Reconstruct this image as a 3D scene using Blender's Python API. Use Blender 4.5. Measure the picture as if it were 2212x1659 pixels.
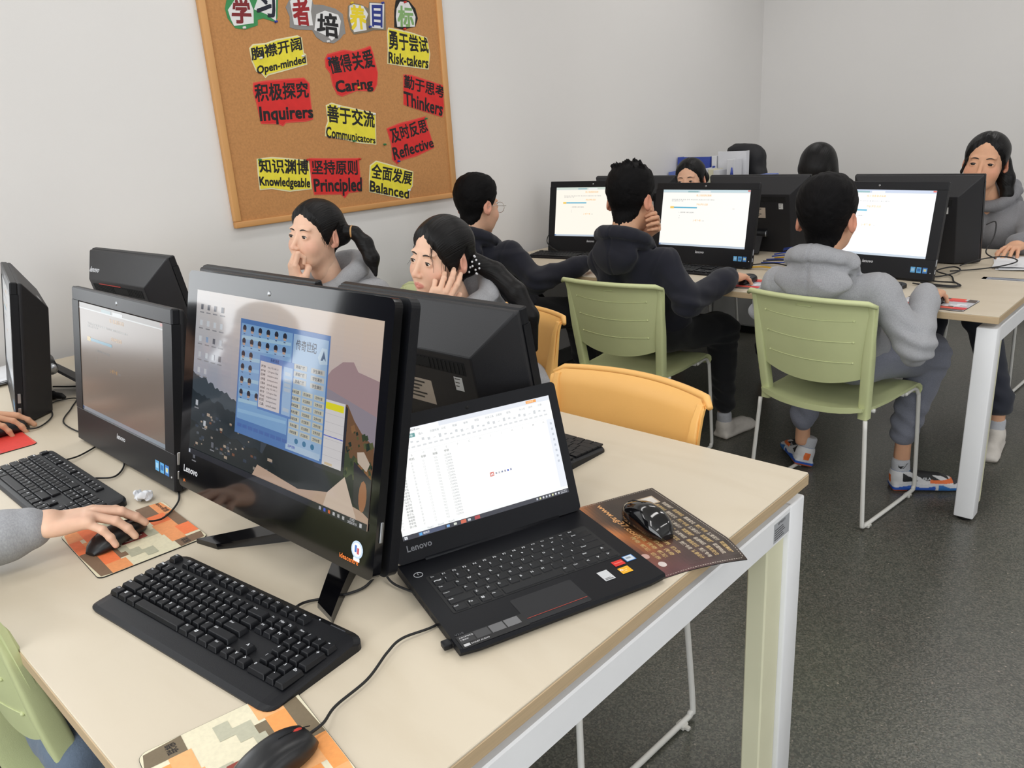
import bpy, bmesh, math, random
import numpy as np
from mathutils import Vector, Matrix
random.seed(7); np.random.seed(7)
PI = math.pi
for o in list(bpy.data.objects): bpy.data.objects.remove(o)
S = bpy.context.scene
COL = S.collection
# ---------------------------------------------------------------- camera
cam_d = bpy.data.cameras.new('camera'); cam = bpy.data.objects.new('camera', cam_d); COL.objects.link(cam)
cam_d.sensor_width = 36; cam_d.lens = 27.67; cam_d.clip_start = 0.05
cam.matrix_world = Matrix(((0.7322533, -0.1675330, 0.6601044, 0.55741),
                           (0.6782814, 0.2664389, -0.6847954, -1.39206),
                           (-0.0611517, 0.9491802, 0.3087353, 1.42),
                           (0, 0, 0, 1)))
S.camera = cam
# ---------------------------------------------------------------- light, exposure
S.view_settings.view_transform = 'Standard'; S.view_settings.look = 'None'
S.view_settings.gamma = 1; S.view_settings.use_curve_mapping = False
S.view_settings.exposure = 0.0
W = bpy.data.worlds.new('world'); S.world = W; W.use_nodes = True
W.node_tree.nodes['Background'].inputs[0].default_value = (0.75, 0.85, 1.0, 1)
W.node_tree.nodes['Background'].inputs[1].default_value = 0.3

def area(name, loc, rot, sx, sy, power, color):
    d = bpy.data.lights.new(name, 'AREA'); d.shape = 'RECTANGLE'; d.size = sx; d.size_y = sy
    d.energy = power; d.color = color
    o = bpy.data.objects.new(name, d); COL.objects.link(o); o.location = loc; o.rotation_euler = rot
    return o
# daylight through the windows behind the camera, ceiling strips
area('daylight', (0.8, -3.55, 1.70), (PI / 2, 0, 0), 4.0, 1.7, 76, (0.93, 0.97, 1.0))
area('daylight_left', (-2.46, -1.62, 1.55), (PI / 2, 0, -PI / 2), 1.5, 1.3, 21, (0.93, 0.97, 1.0))
area('daylight_side', (3.9, 0.6, 1.8), (PI / 2, 0, PI / 2), 3.6, 1.6, 34, (0.96, 0.98, 1.0))
for lx in (-1.7, -0.15, 1.9):
    for ly in (-1.9, 0.7, 3.3):
        area('ceiling_strip', (lx, ly, 2.86), (0, 0, 0), 0.22, 1.7, 7.5 if lx < -1 else 11.5, (1.0, 0.975, 0.95))

# ---------------------------------------------------------------- helpers
def lin(c):
    return c / 12.92 if c <= 0.04045 else ((c + 0.055) / 1.055) ** 2.4
def rgb(*c):
    if len(c) == 1:
        h = c[0].lstrip('#'); c = [int(h[i:i + 2], 16) for i in (0, 2, 4)]
    return tuple(lin(v / 255) for v in c) + (1.0,)

MATS = {}
def mat(name, color, rough=0.5, metal=0.0, vary=0.06, vscale=8.0, bump=0.0, bscale=200.0, coat=0.0, sheen=0.0,
        attr=False, emit=0.0, spec=0.5, stretch=None, sss=0.0):
    if name in MATS: return MATS[name]
    m = bpy.data.materials.new(name); m.use_nodes = True; nt = m.node_tree; n = nt.nodes; L = nt.links
    b = n['Principled BSDF']; b.inputs['Roughness'].default_value = rough; b.inputs['Metallic'].default_value = metal
    b.inputs['Coat Weight'].default_value = coat; b.inputs['Sheen Weight'].default_value = sheen
    b.inputs['Specular IOR Level'].default_value = spec
    if sss:
        b.inputs['Subsurface Weight'].default_value = sss
        b.inputs['Subsurface Radius'].default_value = (0.012, 0.005, 0.003); b.inputs['Subsurface Scale'].default_value = 1.0
    tc = n.new('ShaderNodeTexCoord'); src = tc.outputs['Object']
    if stretch:
        mp = n.new('ShaderNodeMapping'); mp.inputs['Scale'].default_value = stretch
        L.new(src, mp.inputs['Vector']); src = mp.outputs['Vector']
    nz = n.new('ShaderNodeTexNoise'); nz.inputs['Scale'].default_value = vscale; nz.inputs['Detail'].default_value = 4
    L.new(src, nz.inputs['Vector'])
    mx = n.new('ShaderNodeMix'); mx.data_type = 'RGBA'; mx.blend_type = 'MULTIPLY'; mx.inputs['Factor'].default_value = 1.0
    rp = n.new('ShaderNodeValToRGB')
    rp.color_ramp.elements[0].position = 0.3; rp.color_ramp.elements[1].position = 0.7
    lo, hi = 1 - vary, 1 + vary
    rp.color_ramp.elements[0].color = (lo, lo, lo, 1); rp.color_ramp.elements[1].color = (hi, hi, hi, 1)
    L.new(nz.outputs['Fac'], rp.inputs['Fac']); L.new(rp.outputs['Color'], mx.inputs['B'])
    if attr:
        at = n.new('ShaderNodeAttribute'); at.attribute_name = 'Col'; L.new(at.outputs['Color'], mx.inputs['A'])
    else:
        mx.inputs['A'].default_value = color
    L.new(mx.outputs['Result'], b.inputs['Base Color'])
    if emit:
        b.inputs['Emission Strength'].default_value = emit
        if attr:
            L.new(at.outputs['Color'], b.inputs['Emission Color']); L.remove(b.inputs['Base Color'].links[0])
            b.inputs['Base Color'].default_value = (0.004, 0.004, 0.005, 1)
        else: b.inputs['Emission Color'].default_value = color
    if bump:
        nb = n.new('ShaderNodeTexNoise'); nb.inputs['Scale'].default_value = bscale; nb.inputs['Detail'].default_value = 3
        L.new(src, nb.inputs['Vector'])
        bp = n.new('ShaderNodeBump'); bp.inputs['Strength'].default_value = bump; bp.inputs['Distance'].default_value = 0.002
        L.new(nb.outputs['Fac'], bp.inputs['Height']); L.new(bp.outputs['Normal'], b.inputs['Normal'])
    MATS[name] = m
    return m

def tag(o, label=None, cat=None, group=None, kind=None):
    if label: o['label'] = label
    if cat: o['category'] = cat
    if group: o['group'] = group
    if kind: o['kind'] = kind
    return o
def link(name, me, m=None, parent=None):
    o = bpy.data.objects.new(name, me); COL.objects.link(o)
    if m is not None:
        for mm in (m if isinstance(m, (list, tuple)) else [m]): me.materials.append(mm)
    if parent is not None: o.parent = parent
    return o
def thing(name, label, cat, loc=(0, 0, 0), rz=0.0, group=None, mw=None):
    o = bpy.data.objects.new(name, None); COL.objects.link(o); o.empty_display_size = 0.05
    if mw is not None: o.matrix_world = mw
    else: o.location = loc; o.rotation_euler = (0, 0, rz)
    return tag(o, label, cat, group)
def copy_tree(o, parent=None):
    c = o.copy(); COL.objects.link(c)
    if parent is not None: c.parent = parent
    for ch in list(o.children): copy_tree(ch, c)
    return c

def frame_from(axis_z):
    z = Vector(axis_z).normalized()
    x = Vector((0, 0, 1)).cross(z)
    if x.length < 1e-4: x = Vector((1, 0, 0))
    x.normalize(); y = z.cross(x)
    return x, y, z

class MB:
    """collects shapes into one mesh"""
    def __init__(s): s.v = []; s.f = []; s.mi = []; s.sm = []; s.cur = 0
    def add(s, v, f, M=None, smooth=False, mi=None):
        b = len(s.v)
        s.v += [tuple(M @ Vector(p)) if M is not None else tuple(p) for p in v]
        for q in f:
            s.f.append(tuple(b + i for i in q)); s.mi.append(s.cur if mi is None else mi); s.sm.append(smooth)
        return s
    def box(s, lo, hi, bev=0.0, M=None, mi=None, seg=1):
        lo, hi = Vector(lo), Vector(hi)
        if bev <= 0:
            v = [(x, y, z) for z in (lo.z, hi.z) for y in (lo.y, hi.y) for x in (lo.x, hi.x)]
            f = [(0, 2, 3, 1), (4, 5, 7, 6), (0, 1, 5, 4), (2, 6, 7, 3), (0, 4, 6, 2), (1, 3, 7, 5)]
            return s.add(v, f, M, False, mi)
        bm = bmesh.new(); bmesh.ops.create_cube(bm, size=1)
        c = (lo + hi) / 2; d = hi - lo
        for p in bm.verts: p.co = Vector((p.co.x * d.x, p.co.y * d.y, p.co.z * d.z)) + c
        bev = min(bev, min(d) * 0.49)
        bmesh.ops.bevel(bm, geom=list(bm.edges), offset=bev, segments=seg, profile=0.5, affect='EDGES')
        return s.bm(bm, M, seg > 1, mi)
    def bm(s, bm, M=None, smooth=False, mi=None):
        bm.verts.index_update()
        s.add([p.co.copy() for p in bm.verts], [[q.index for q in f.verts] for f in bm.faces], M, smooth, mi); bm.free(); return s
    def prism(s, pts, h0, h1, M=None, mi=None, axis='z', smooth=False):
        """closed polygon (u,v) extruded along axis"""
        a = sum(pts[i][0] * pts[(i + 1) % len(pts)][1] - pts[(i + 1) % len(pts)][0] * pts[i][1] for i in range(len(pts)))
        if a < 0: pts = pts[::-1]
        n = len(pts)
        def P(p, h): return (p[0], p[1], h) if axis == 'z' else ((p[0], -h, p[1]) if axis == 'y' else (h, p[0], p[1]))
        v = [P(p, h0) for p in pts] + [P(p, h1) for p in pts]
        s.add(v, [tuple(range(n - 1, -1, -1)), tuple(range(n, 2 * n))], M, False, mi)
        b = len(s.v) - 2 * n
        for i in range(n):
            j = (i + 1) % n
            s.f.append((b + i, b + j, b + n + j, b + n + i)); s.mi.append(s.cur if mi is None else mi); s.sm.append(smooth)
        return s
    def tube(s, pts, r, n=10, M=None, mi=None, cap=True, closed=False):
        pts = [Vector(p) for p in pts]; rs = r if isinstance(r, (list, tuple)) else [r] * len(pts)
        v = []; f = []; m = len(pts); up = None
        for i, p in enumerate(pts):
            a = pts[(i - 1) % m] if (i > 0 or closed) else p
            b_ = pts[(i + 1) % m] if (i < m - 1 or closed) else p
            t = (b_ - a).normalized()
            if up is None:
                up = Vector((0, 0, 1)) if abs(t.z) < 0.9 else Vector((1, 0, 0))
            x = up - t * up.dot(t)
            if x.length < 1e-5: x = Vector((1, 0, 0)) - t * t.x
            x.normalize(); up = x; y = t.cross(x)
            for k in range(n):
                an = 2 * PI * k / n; v.append(p + (x * math.cos(an) + y * math.sin(an)) * rs[i])
        for i in range(m if closed else m - 1):
            for k in range(n):
                f.append((i * n + k, i * n + (k + 1) % n, ((i + 1) % m) * n + (k + 1) % n, ((i + 1) % m) * n + k))
        if cap and not closed:
            f.append(tuple(range(n - 1, -1, -1))); f.append(tuple((m - 1) * n + k for k in range(n)))
        return s.add(v, f, M, True, mi)
    def cyl(s, p0, p1, r0, r1=None, n=20, M=None, mi=None):
        return s.tube([p0, p1], [r0, r0 if r1 is None else r1], n, M, mi)
    def grid(s, P, M=None, smooth=True, mi=None, wrap=False):
        """P[i][j] points"""
        a, b = len(P), len(P[0]); v = [p for r in P for p in r]; f = []
        for i in range(a - 1):
            for j in range(b if wrap else b - 1):
                f.append((i * b + j, i * b + (j + 1) % b, (i + 1) * b + (j + 1) % b, (i + 1) * b + j))
        return s.add(v, f, M, smooth, mi)
    def ball(s, c, r, M=None, mi=None, n=16):
        rr = r if isinstance(r, (tuple, list)) else (r, r, r)
        P = []
        for i in range(n // 2 + 1):
            th = PI * i / (n // 2); P.append([(c[0] + rr[0] * math.sin(th) * math.cos(2 * PI * j / n), c[1] + rr[1] * math.sin(th) * math.sin(2 * PI * j / n), c[2] - rr[2] * math.cos(th)) for j in range(n)])
        return s.grid(P, M, True, mi, True)
    def mesh(s, name):
        me = bpy.data.meshes.new(name); me.from_pydata(s.v, [], s.f)
        me.polygons.foreach_set('material_index', s.mi); me.polygons.foreach_set('use_smooth', s.sm); me.update()
        return me
    def build(s, name, m=None, parent=None):
        return link(name, s.mesh(name), m, parent)

def rrect(w, h, r, n=5, cx=0, cy=0):
    """rounded rectangle outline centred on cx,cy"""
    p = []
    for (sx, sy, a0) in ((1, 1, 0), (-1, 1, 90), (-1, -1, 180), (1, -1, 270)):
        for i in range(n + 1):
            a = math.radians(a0 + 90 * i / n)
            p.append((cx + sx * (w / 2 - r) + r * math.cos(a), cy + sy * (h / 2 - r) + r * math.sin(a)))
    return p
def bez(pts, n=8):
    """Catmull-Rom through 3D points"""
    P = [Vector(p) for p in pts]; out = []
    for i in range(len(P) - 1):
        a = P[max(i - 1, 0)]; b = P[i]; c = P[i + 1]; d = P[min(i + 2, len(P) - 1)]
        for k in range(n):
            t = k / n
            out.append(0.5 * ((2 * b) + (c - a) * t + (2 * a - 5 * b + 4 * c - d) * t * t + (3 * b - a - 3 * c + d) * t ** 3))
    out.append(P[-1]); return out

GC = {}
def glyphs(text, bold=0.0):
    """text outline as (verts2d, faces), box normalised to 0..1 in width and height; also aspect"""
    k = (text, bold)
    if k not in GC:
        c = bpy.data.curves.new('t', 'FONT'); c.body = text; c.size = 1; c.offset = bold; c.resolution_u = 2
        o = bpy.data.objects.new('t', c); me = o.to_mesh()
        v = np.array([(p.co.x, p.co.y) for p in me.vertices]).reshape(-1, 2); f = [tuple(p.vertices) for p in me.polygons]
        o.to_mesh_clear(); bpy.data.objects.remove(o); bpy.data.curves.remove(c)
        lo = v.min(0); d = v.max(0) - lo
        GC[k] = ((v - lo) / d, f, d[0] / d[1])
    return GC[k]

class Paint:
    """flat picture made of coloured polygons in (u,v) metres, stacked in thin layers; P maps (u,v,h)->xyz"""
    def __init__(s, P, eps=0.00015): s.P = P; s.e = eps; s.v = []; s.f = []; s.c = []
    def poly(s, pts, col, layer=0):
        b = len(s.v); s.v += [s.P(u, v, layer * s.e) for u, v in pts]
        a = sum(pts[i][0] * pts[(i + 1) % len(pts)][1] - pts[(i + 1) % len(pts)][0] * pts[i][1] for i in range(len(pts)))
        r = range(b, b + len(pts)); s.f.append(tuple(r) if a > 0 else tuple(reversed(r))); s.c.append(col)
    def rect(s, u0, v0, u1, v1, col, layer=0): s.poly([(u0, v0), (u1, v0), (u1, v1), (u0, v1)], col, layer)
    def quad_text(s, t, q, col, layer=1, bold=0.02):
        """q: TL,TR,BR,BL"""
        g, f, _ = glyphs(t, bold); q = [np.array(p) for p in q]; b = len(s.v)
        for x, y in g:
            p = (q[3] * (1 - x) + q[2] * x) * (1 - y) + (q[0] * (1 - x) + q[1] * x) * y
            s.v.append(s.P(p[0], p[1], layer * s.e))
        a = np.cross(q[1] - q[0], q[3] - q[0])
        for k in f: s.f.append(tuple(b + i for i in k)); s.c.append(col)
    def text(s, t, u, v, h, col, layer=1, bold=0.015, w=None, align=0.0):
        g, f, asp = glyphs(t, bold); w = asp * h if w is None else w; u -= w * align
        s.quad_text(t, [(u, v + h), (u + w, v + h), (u + w, v), (u, v)], col, layer, bold)
    def build(s, name, m, parent=None):
        me = bpy.data.meshes.new(name); me.from_pydata(s.v, [], s.f)
        ca = me.color_attributes.new('Col', 'FLOAT_COLOR', 'CORNER')
        arr = []
        for f, c in zip(s.f, s.c): arr += list(c[:4]) * len(f)
        ca.data.foreach_set('color', arr); me.update()
        return link(name, me, m, parent)

# ---------------------------------------------------------------- signed distance modelling (people, soft shapes)
class SDF:
    def __init__(s, lo, hi, h):
        s.lo = np.array(lo, float); s.h = h; s.pad = 0.0; n = np.ceil((np.array(hi) - s.lo) / h).astype(int) + 1
        s.n = n; s.d = np.full(n, 1.0, np.float32)
        s.ax = [(s.lo[i] + h * np.arange(n[i])).astype(np.float32) for i in range(3)]
    def reg(s, lo, hi):
        sl = []
        for i in range(3):
            a = int(max(0, math.floor((lo[i] - s.lo[i]) / s.h))); b = int(min(s.n[i], math.ceil((hi[i] - s.lo[i]) / s.h) + 1))
            if b <= a: return None, None
            sl.append(slice(a, b))
        g = np.meshgrid(s.ax[0][sl[0]], s.ax[1][sl[1]], s.ax[2][sl[2]], indexing='ij', sparse=True)
        return tuple(sl), g
    def mix(s, sl, d, k, sub=False):
        o = s.d[sl]
        if sub:
            if k <= 0: s.d[sl] = np.maximum(o, -d)
            else:
                hh = np.clip(0.5 - 0.5 * (o + d) / k, 0, 1); s.d[sl] = o * (1 - hh) + (-d) * hh + k * hh * (1 - hh)
        else:
            if k <= 0: s.d[sl] = np.minimum(o, d)
            else:
                hh = np.clip(0.5 + 0.5 * (o - d) / k, 0, 1); s.d[sl] = o * (1 - hh) + d * hh - k * hh * (1 - hh)
    def cap(s, a, b, ra, rb=None, k=0.0, sub=False):
        rb = ra if rb is None else rb; a = np.array(a, float); b = np.array(b, float); R = max(ra, rb) + 2 * k + 4 * s.h + s.pad
        sl, g = s.reg(np.minimum(a, b) - R, np.maximum(a, b) + R)
        if sl is None: return s
        ab = b - a; L2 = max(ab @ ab, 1e-12)
        t = np.clip(((g[0] - a[0]) * ab[0] + (g[1] - a[1]) * ab[1] + (g[2] - a[2]) * ab[2]) / L2, 0, 1)
        d = np.sqrt((g[0] - a[0] - t * ab[0]) ** 2 + (g[1] - a[1] - t * ab[1]) ** 2 + (g[2] - a[2] - t * ab[2]) ** 2) - (ra + (rb - ra) * t)
        s.mix(sl, d, k, sub); return s
    def chain(s, pts, rs, k=0.0):
        for i in range(len(pts) - 1): s.cap(pts[i], pts[i + 1], rs[i], rs[i + 1], k)
        return s
    def loc(s, g, c, rot):
        x, y, z = g[0] - c[0], g[1] - c[1], g[2] - c[2]
        if rot is None: return x, y, z
        A = np.array(rot)
        return tuple(A[0, i] * x + A[1, i] * y + A[2, i] * z for i in range(3))
    def ell(s, c, r, k=0.0, rot=None, sub=False):
        c = np.array(c, float); R = (max(r) if rot is not None else np.array(r)) + 2 * k + 4 * s.h + s.pad
        sl, g = s.reg(c - R, c + R)
        if sl is None: return s
        x, y, z = s.loc(g, c, rot)
        k0 = np.sqrt((x / r[0]) ** 2 + (y / r[1]) ** 2 + (z / r[2]) ** 2)
        k1 = np.sqrt((x / r[0] ** 2) ** 2 + (y / r[1] ** 2) ** 2 + (z / r[2] ** 2) ** 2)
        d = k0 * (k0 - 1) / np.maximum(k1, 1e-6); s.mix(sl, d, k, sub); return s
    def box(s, c, hf, rad=0.0, k=0.0, rot=None, sub=False):
        c = np.array(c, float); R = (np.linalg.norm(hf) if rot is not None else np.array(hf)) + 2 * k + 4 * s.h
        sl, g = s.reg(c - R, c + R)
        if sl is None: return s
        x, y, z = s.loc(g, c, rot)
        qx, qy, qz = np.abs(x) - hf[0] + rad, np.abs(y) - hf[1] + rad, np.abs(z) - hf[2] + rad
        d = np.sqrt(np.maximum(qx, 0) ** 2 + np.maximum(qy, 0) ** 2 + np.maximum(qz, 0) ** 2) + np.minimum(np.maximum(np.maximum(qx, qy), qz), 0) - rad
        s.mix(sl, d, k, sub); return s
    def half(s, p, nrm, k=0.0):
        """remove the side the normal points to"""
        n = np.array(nrm, float); n /= np.linalg.norm(n)
        sl = tuple(slice(0, q) for q in s.n)
        g = np.meshgrid(*s.ax, indexing='ij', sparse=True)
        d = -((g[0] - p[0]) * n[0] + (g[1] - p[1]) * n[1] + (g[2] - p[2]) * n[2])
        s.mix(sl, d, k, True); return s
    def mesh(s):
        d = s.d; I = d < 0
        c = I[:-1, :-1, :-1].astype(np.int8)
        tot = np.zeros(c.shape, np.int8)
        for a in (0, 1):
            for b in (0, 1):
                for e in (0, 1):
                    tot += I[a:d.shape[0] - 1 + a, b:d.shape[1] - 1 + b, e:d.shape[2] - 1 + e]
        mask = (tot > 0) & (tot < 8)
        idx = np.argwhere(mask); m = len(idx)
        if m == 0: return np.zeros((0, 3)), []
        acc = np.zeros((m, 3)); cnt = np.zeros(m)
        cor = [(a, b, e) for a in (0, 1) for b in (0, 1) for e in (0, 1)]
        val = {q: d[idx[:, 0] + q[0], idx[:, 1] + q[1], idx[:, 2] + q[2]].astype(float) for q in cor}
        for q in cor:
            for ax in range(3):
                if q[ax] == 0:
                    r = list(q); r[ax] = 1; r = tuple(r); a, b = val[q], val[r]
                    hit = (a < 0) != (b < 0); t = np.where(hit, a / np.where(hit, a - b, 1), 0)
                    p = np.tile(np.array(q, float), (m, 1)); p[:, ax] = t
                    acc[hit] += p[hit]; cnt[hit] += 1
        V = s.lo + (idx + acc / cnt[:, None]) * s.h
        num = np.full(mask.shape, -1, np.int64); num[tuple(idx.T)] = np.arange(m)
        F = []
        for ax in range(3):
            u, w = (ax + 1) % 3, (ax + 2) % 3
            sh = list(d.shape); sl0 = [slice(0, None)] * 3; sl1 = [slice(0, None)] * 3
            sl0[ax] = slice(0, -1); sl1[ax] = slice(1, None)
            A = I[tuple(sl0)]; B = I[tuple(sl1)]
            e = np.argwhere(A != B)
            e = e[(e[:, u] > 0) & (e[:, w] > 0) & (e[:, u] < d.shape[u] - 1) & (e[:, w] < d.shape[w] - 1)]
            if len(e) == 0: continue
            du = np.zeros(3, int); du[u] = 1; dw = np.zeros(3, int); dw[w] = 1
            q = [num[tuple((e - du - dw).T)], num[tuple((e - dw).T)], num[tuple(e.T)], num[tuple((e - du).T)]]
            q = np.stack(q, 1); flip = ~A[tuple(e.T)]
            q[flip] = q[flip][:, ::-1]; F.append(q)
        return V, np.concatenate(F)

def smoothv(V, F, it=2, lam=0.5):
    n = len(V); V = V.copy()
    a = np.concatenate([F[:, i] for i in range(4)]); b = np.concatenate([F[:, (i + 1) % 4] for i in range(4)])
    deg = np.bincount(a, minlength=n) + np.bincount(b, minlength=n)
    for _ in range(it):
        acc = np.zeros_like(V)
        for k in range(3): acc[:, k] = np.bincount(a, V[b, k], n) + np.bincount(b, V[a, k], n)
        V += lam * (acc / np.maximum(deg, 1)[:, None] - V)
    return V
def vnormals(V, F):
    fn = np.cross(V[F[:, 2]] - V[F[:, 0]], V[F[:, 3]] - V[F[:, 1]]); N = np.zeros_like(V)
    for i in range(4):
        for k in range(3): N[:, k] += np.bincount(F[:, i], fn[:, k], len(V))
    return N / np.maximum(np.linalg.norm(N, axis=1), 1e-9)[:, None]
def fbm(V, sc, seed=0, oct=3):
    """cheap smooth pseudo noise from summed sines"""
    r = np.random.RandomState(seed); out = np.zeros(len(V)); a = 1.0
    for o in range(oct):
        for _ in range(4):
            w = r.normal(size=3); w /= np.linalg.norm(w); out += a * np.sin(V @ w * sc * (0.7 + 0.6 * r.rand()) + r.rand() * 6.28)
        sc *= 2.1; a *= 0.5
    return out / 4
def soft(name, parts, m, parent, smooth=True):
    """parts: list of (V,F[,C]) joined to one mesh object with optional vertex colours"""
    vs = []; fs = []; cs = []; b = 0; has = any(len(p) > 2 and p[2] is not None for p in parts)
    for p in parts:
        vs.append(p[0]); fs.append(np.array(p[1]) + b); b += len(p[0])
        if has: cs.append(p[2])
    V = np.concatenate(vs); F = np.concatenate(fs)
    me = bpy.data.meshes.new(name); me.from_pydata(V.tolist(), [], F.tolist())
    me.polygons.foreach_set('use_smooth', [smooth] * len(me.polygons))
    if has:
        ca = me.color_attributes.new('Col', 'FLOAT_COLOR', 'POINT'); C = np.concatenate(cs)
        ca.data.foreach_set('color', np.concatenate([C, np.ones((len(C), 1))], 1).astype(np.float32).ravel())
    me.update()
    return link(name, me, m, parent)
def xf(V, M):
    A = np.array(M); return V @ A[:3, :3].T + A[:3, 3]
# ---------------------------------------------------------------- room
XW, YB, XR, YF, ZC = -2.5, 4.83, 4.0, -3.7, 2.9
m_wall = mat('wall_paint', rgb(228, 226, 224), 0.85, vary=0.012, vscale=1.3, bump=0.08, bscale=140)
m_ceil = mat('ceiling_paint', rgb(235, 234, 232), 0.9, vary=0.01, vscale=2)
def floor_material():
    m = bpy.data.materials.new('speckled_vinyl'); m.use_nodes = True; nt = m.node_tree; n = nt.nodes; L = nt.links
    b = n['Principled BSDF']
    tc = n.new('ShaderNodeTexCoord')
    v = n.new('ShaderNodeTexVoronoi'); v.inputs['Scale'].default_value = 240; L.new(tc.outputs['Object'], v.inputs['Vector'])
    r = n.new('ShaderNodeValToRGB'); r.color_ramp.interpolation = 'CONSTANT'
    cols = [(0.0, (81, 81, 74)), (0.30, (95, 95, 87)), (0.55, (71, 73, 67)), (0.74, (109, 106, 97)), (0.88, (92, 85, 77)), (0.955, (150, 141, 129))]
    el = r.color_ramp.elements
    el[0].position = 0; el[0].color = rgb(*cols[0][1]); el[1].position = cols[1][0]; el[1].color = rgb(*cols[1][1])
    for p, c in cols[2:]:
        e = el.new(p); e.color = rgb(*c)
    L.new(v.outputs['Color'], r.inputs['Fac'])
    nz = n.new('ShaderNodeTexNoise'); nz.inputs['Scale'].default_value = 1.6; nz.inputs['Detail'].default_value = 5
    L.new(tc.outputs['Object'], nz.inputs['Vector'])
    mx = n.new('ShaderNodeMix'); mx.data_type = 'RGBA'; mx.blend_type = 'MULTIPLY'; mx.inputs['Factor'].default_value = 0.5
    L.new(r.outputs['Color'], mx.inputs['A']); L.new(nz.outputs['Color'], mx.inputs['B'])
    mx2 = n.new('ShaderNodeMix'); mx2.data_type = 'RGBA'; mx2.inputs['Factor'].default_value = 0.7
    L.new(mx.outputs['Result'], mx2.inputs['A']); L.new(r.outputs['Color'], mx2.inputs['B']); L.new(mx2.outputs['Result'], b.inputs['Base Color'])
    b.inputs['Roughness'].default_value = 0.3; b.inputs['Specular IOR Level'].default_value = 0.55
    bn = n.new('ShaderNodeTexNoise'); bn.inputs['Scale'].default_value = 150; bn.inputs['Detail'].default_value = 2
    L.new(tc.outputs['Object'], bn.inputs['Vector'])
    bp = n.new('ShaderNodeBump'); bp.inputs['Strength'].default_value = 0.35; bp.inputs['Distance'].default_value = 0.002
    L.new(bn.outputs['Fac'], bp.inputs['Height']); L.new(bp.outputs['Normal'], b.inputs['Normal'])
    return m
def struct(name, mb, m): return tag(mb.build(name, m), kind='structure')
struct('floor', MB().box((XW - 0.1, YF - 0.1, -0.1), (XR + 0.1, YB + 0.1, 0)), floor_material())
struct('ceiling', MB().box((XW - 0.1, YF - 0.1, ZC), (XR + 0.1, YB + 0.1, ZC + 0.1)), m_ceil)
struct('wall_left', MB().box((XW - 0.1, YF, 0), (XW, YB, ZC)), m_wall)
struct('wall_back', MB().box((XW - 0.1, YB, 0), (XR + 0.1, YB + 0.1, ZC)), m_wall)
struct('wall_right', MB().box((XR, YF, 0), (XR + 0.1, YB, ZC)), m_wall)
struct('wall_front', MB().box((XW - 0.1, YF - 0.1, 0), (XR + 0.1, YF, ZC)), m_wall)
m_skirt = mat('skirting_grey', rgb(90, 90, 88), 0.5)
struct('baseboard_back', MB().box((XW, YB - 0.012, 0), (XR, YB, 0.09), 0.003), m_skirt)
struct('baseboard_left', MB().box((XW, YF, 0), (XW + 0.012, YB - 0.012, 0.09), 0.003), m_skirt)

# ---------------------------------------------------------------- desks
def wood(name, base, dark, stretch):
    m = bpy.data.materials.new(name); m.use_nodes = True; nt = m.node_tree; n = nt.nodes; L = nt.links; b = n['Principled BSDF']
    tc = n.new('ShaderNodeTexCoord'); mp = n.new('ShaderNodeMapping'); mp.inputs['Scale'].default_value = stretch
    L.new(tc.outputs['Object'], mp.inputs['Vector'])
    nz = n.new('ShaderNodeTexNoise'); nz.inputs['Scale'].default_value = 3.0; nz.inputs['Detail'].default_value = 7; nz.inputs['Distortion'].default_value = 1.2
    L.new(mp.outputs['Vector'], nz.inputs['Vector'])
    wv = n.new('ShaderNodeTexNoise'); wv.inputs['Scale'].default_value = 0.8; wv.inputs['Detail'].default_value = 2
    L.new(mp.outputs['Vector'], wv.inputs['Vector'])
    ad = n.new('ShaderNodeMath'); ad.operation = 'MULTIPLY_ADD'; ad.inputs[1].default_value = 18; L.new(wv.outputs['Fac'], ad.inputs[0]); ad.inputs[2].default_value = 0
    sn = n.new('ShaderNodeMath'); sn.operation = 'SINE'; L.new(ad.outputs[0], sn.inputs[0])
    pw = n.new('ShaderNodeMath'); pw.operation = 'POWER'; ab = n.new('ShaderNodeMath'); ab.operation = 'ABSOLUTE'
    L.new(sn.outputs[0], ab.inputs[0]); L.new(ab.outputs[0], pw.inputs[0]); pw.inputs[1].default_value = 14
    mx = n.new('ShaderNodeMix'); mx.data_type = 'RGBA'; mx.inputs['A'].default_value = base; mx.inputs['B'].default_value = dark
    ml = n.new('ShaderNodeMath'); ml.operation = 'MULTIPLY'; L.new(pw.outputs[0], ml.inputs[0]); ml.inputs[1].default_value = 0.12
    rp = n.new('ShaderNodeMapRange'); rp.inputs[1].default_value = 0.45; rp.inputs[2].default_value = 0.75; rp.inputs[3].default_value = 0; rp.inputs[4].default_value = 0.22
    L.new(nz.outputs['Fac'], rp.inputs[0])
    a2 = n.new('ShaderNodeMath'); a2.operation = 'ADD'; L.new(ml.outputs[0], a2.inputs[0]); L.new(rp.outputs[0], a2.inputs[1])
    L.new(a2.outputs[0], mx.inputs['Factor']); L.new(mx.outputs['Result'], b.inputs['Base Color'])
    b.inputs['Roughness'].default_value = 0.42
    return m
m_top = wood('pale_maple_laminate', rgb(211, 199, 178), rgb(190, 174, 148), (0.9, 3.2, 1))
m_band = mat('tan_edge_band', rgb(192, 168, 134), 0.5, vary=0.08, vscale=40, stretch=(0.2, 0.2, 6))
m_white = mat('white_powder_coat', rgb(240, 241, 243), 0.38, vary=0.015, bump=0.05, bscale=500)
m_cream = mat('cream_leg_infill', rgb(222, 220, 190), 0.5, vary=0.03)
m_rub = mat('black_rubber', rgb(22, 22, 23), 0.7)
m_card = mat('printed_colours', None, 0.6, attr=True, vary=0.03, vscale=60)
m_gloss_print = mat('printed_gloss', None, 0.35, attr=True, vary=0.05, vscale=40)
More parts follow.
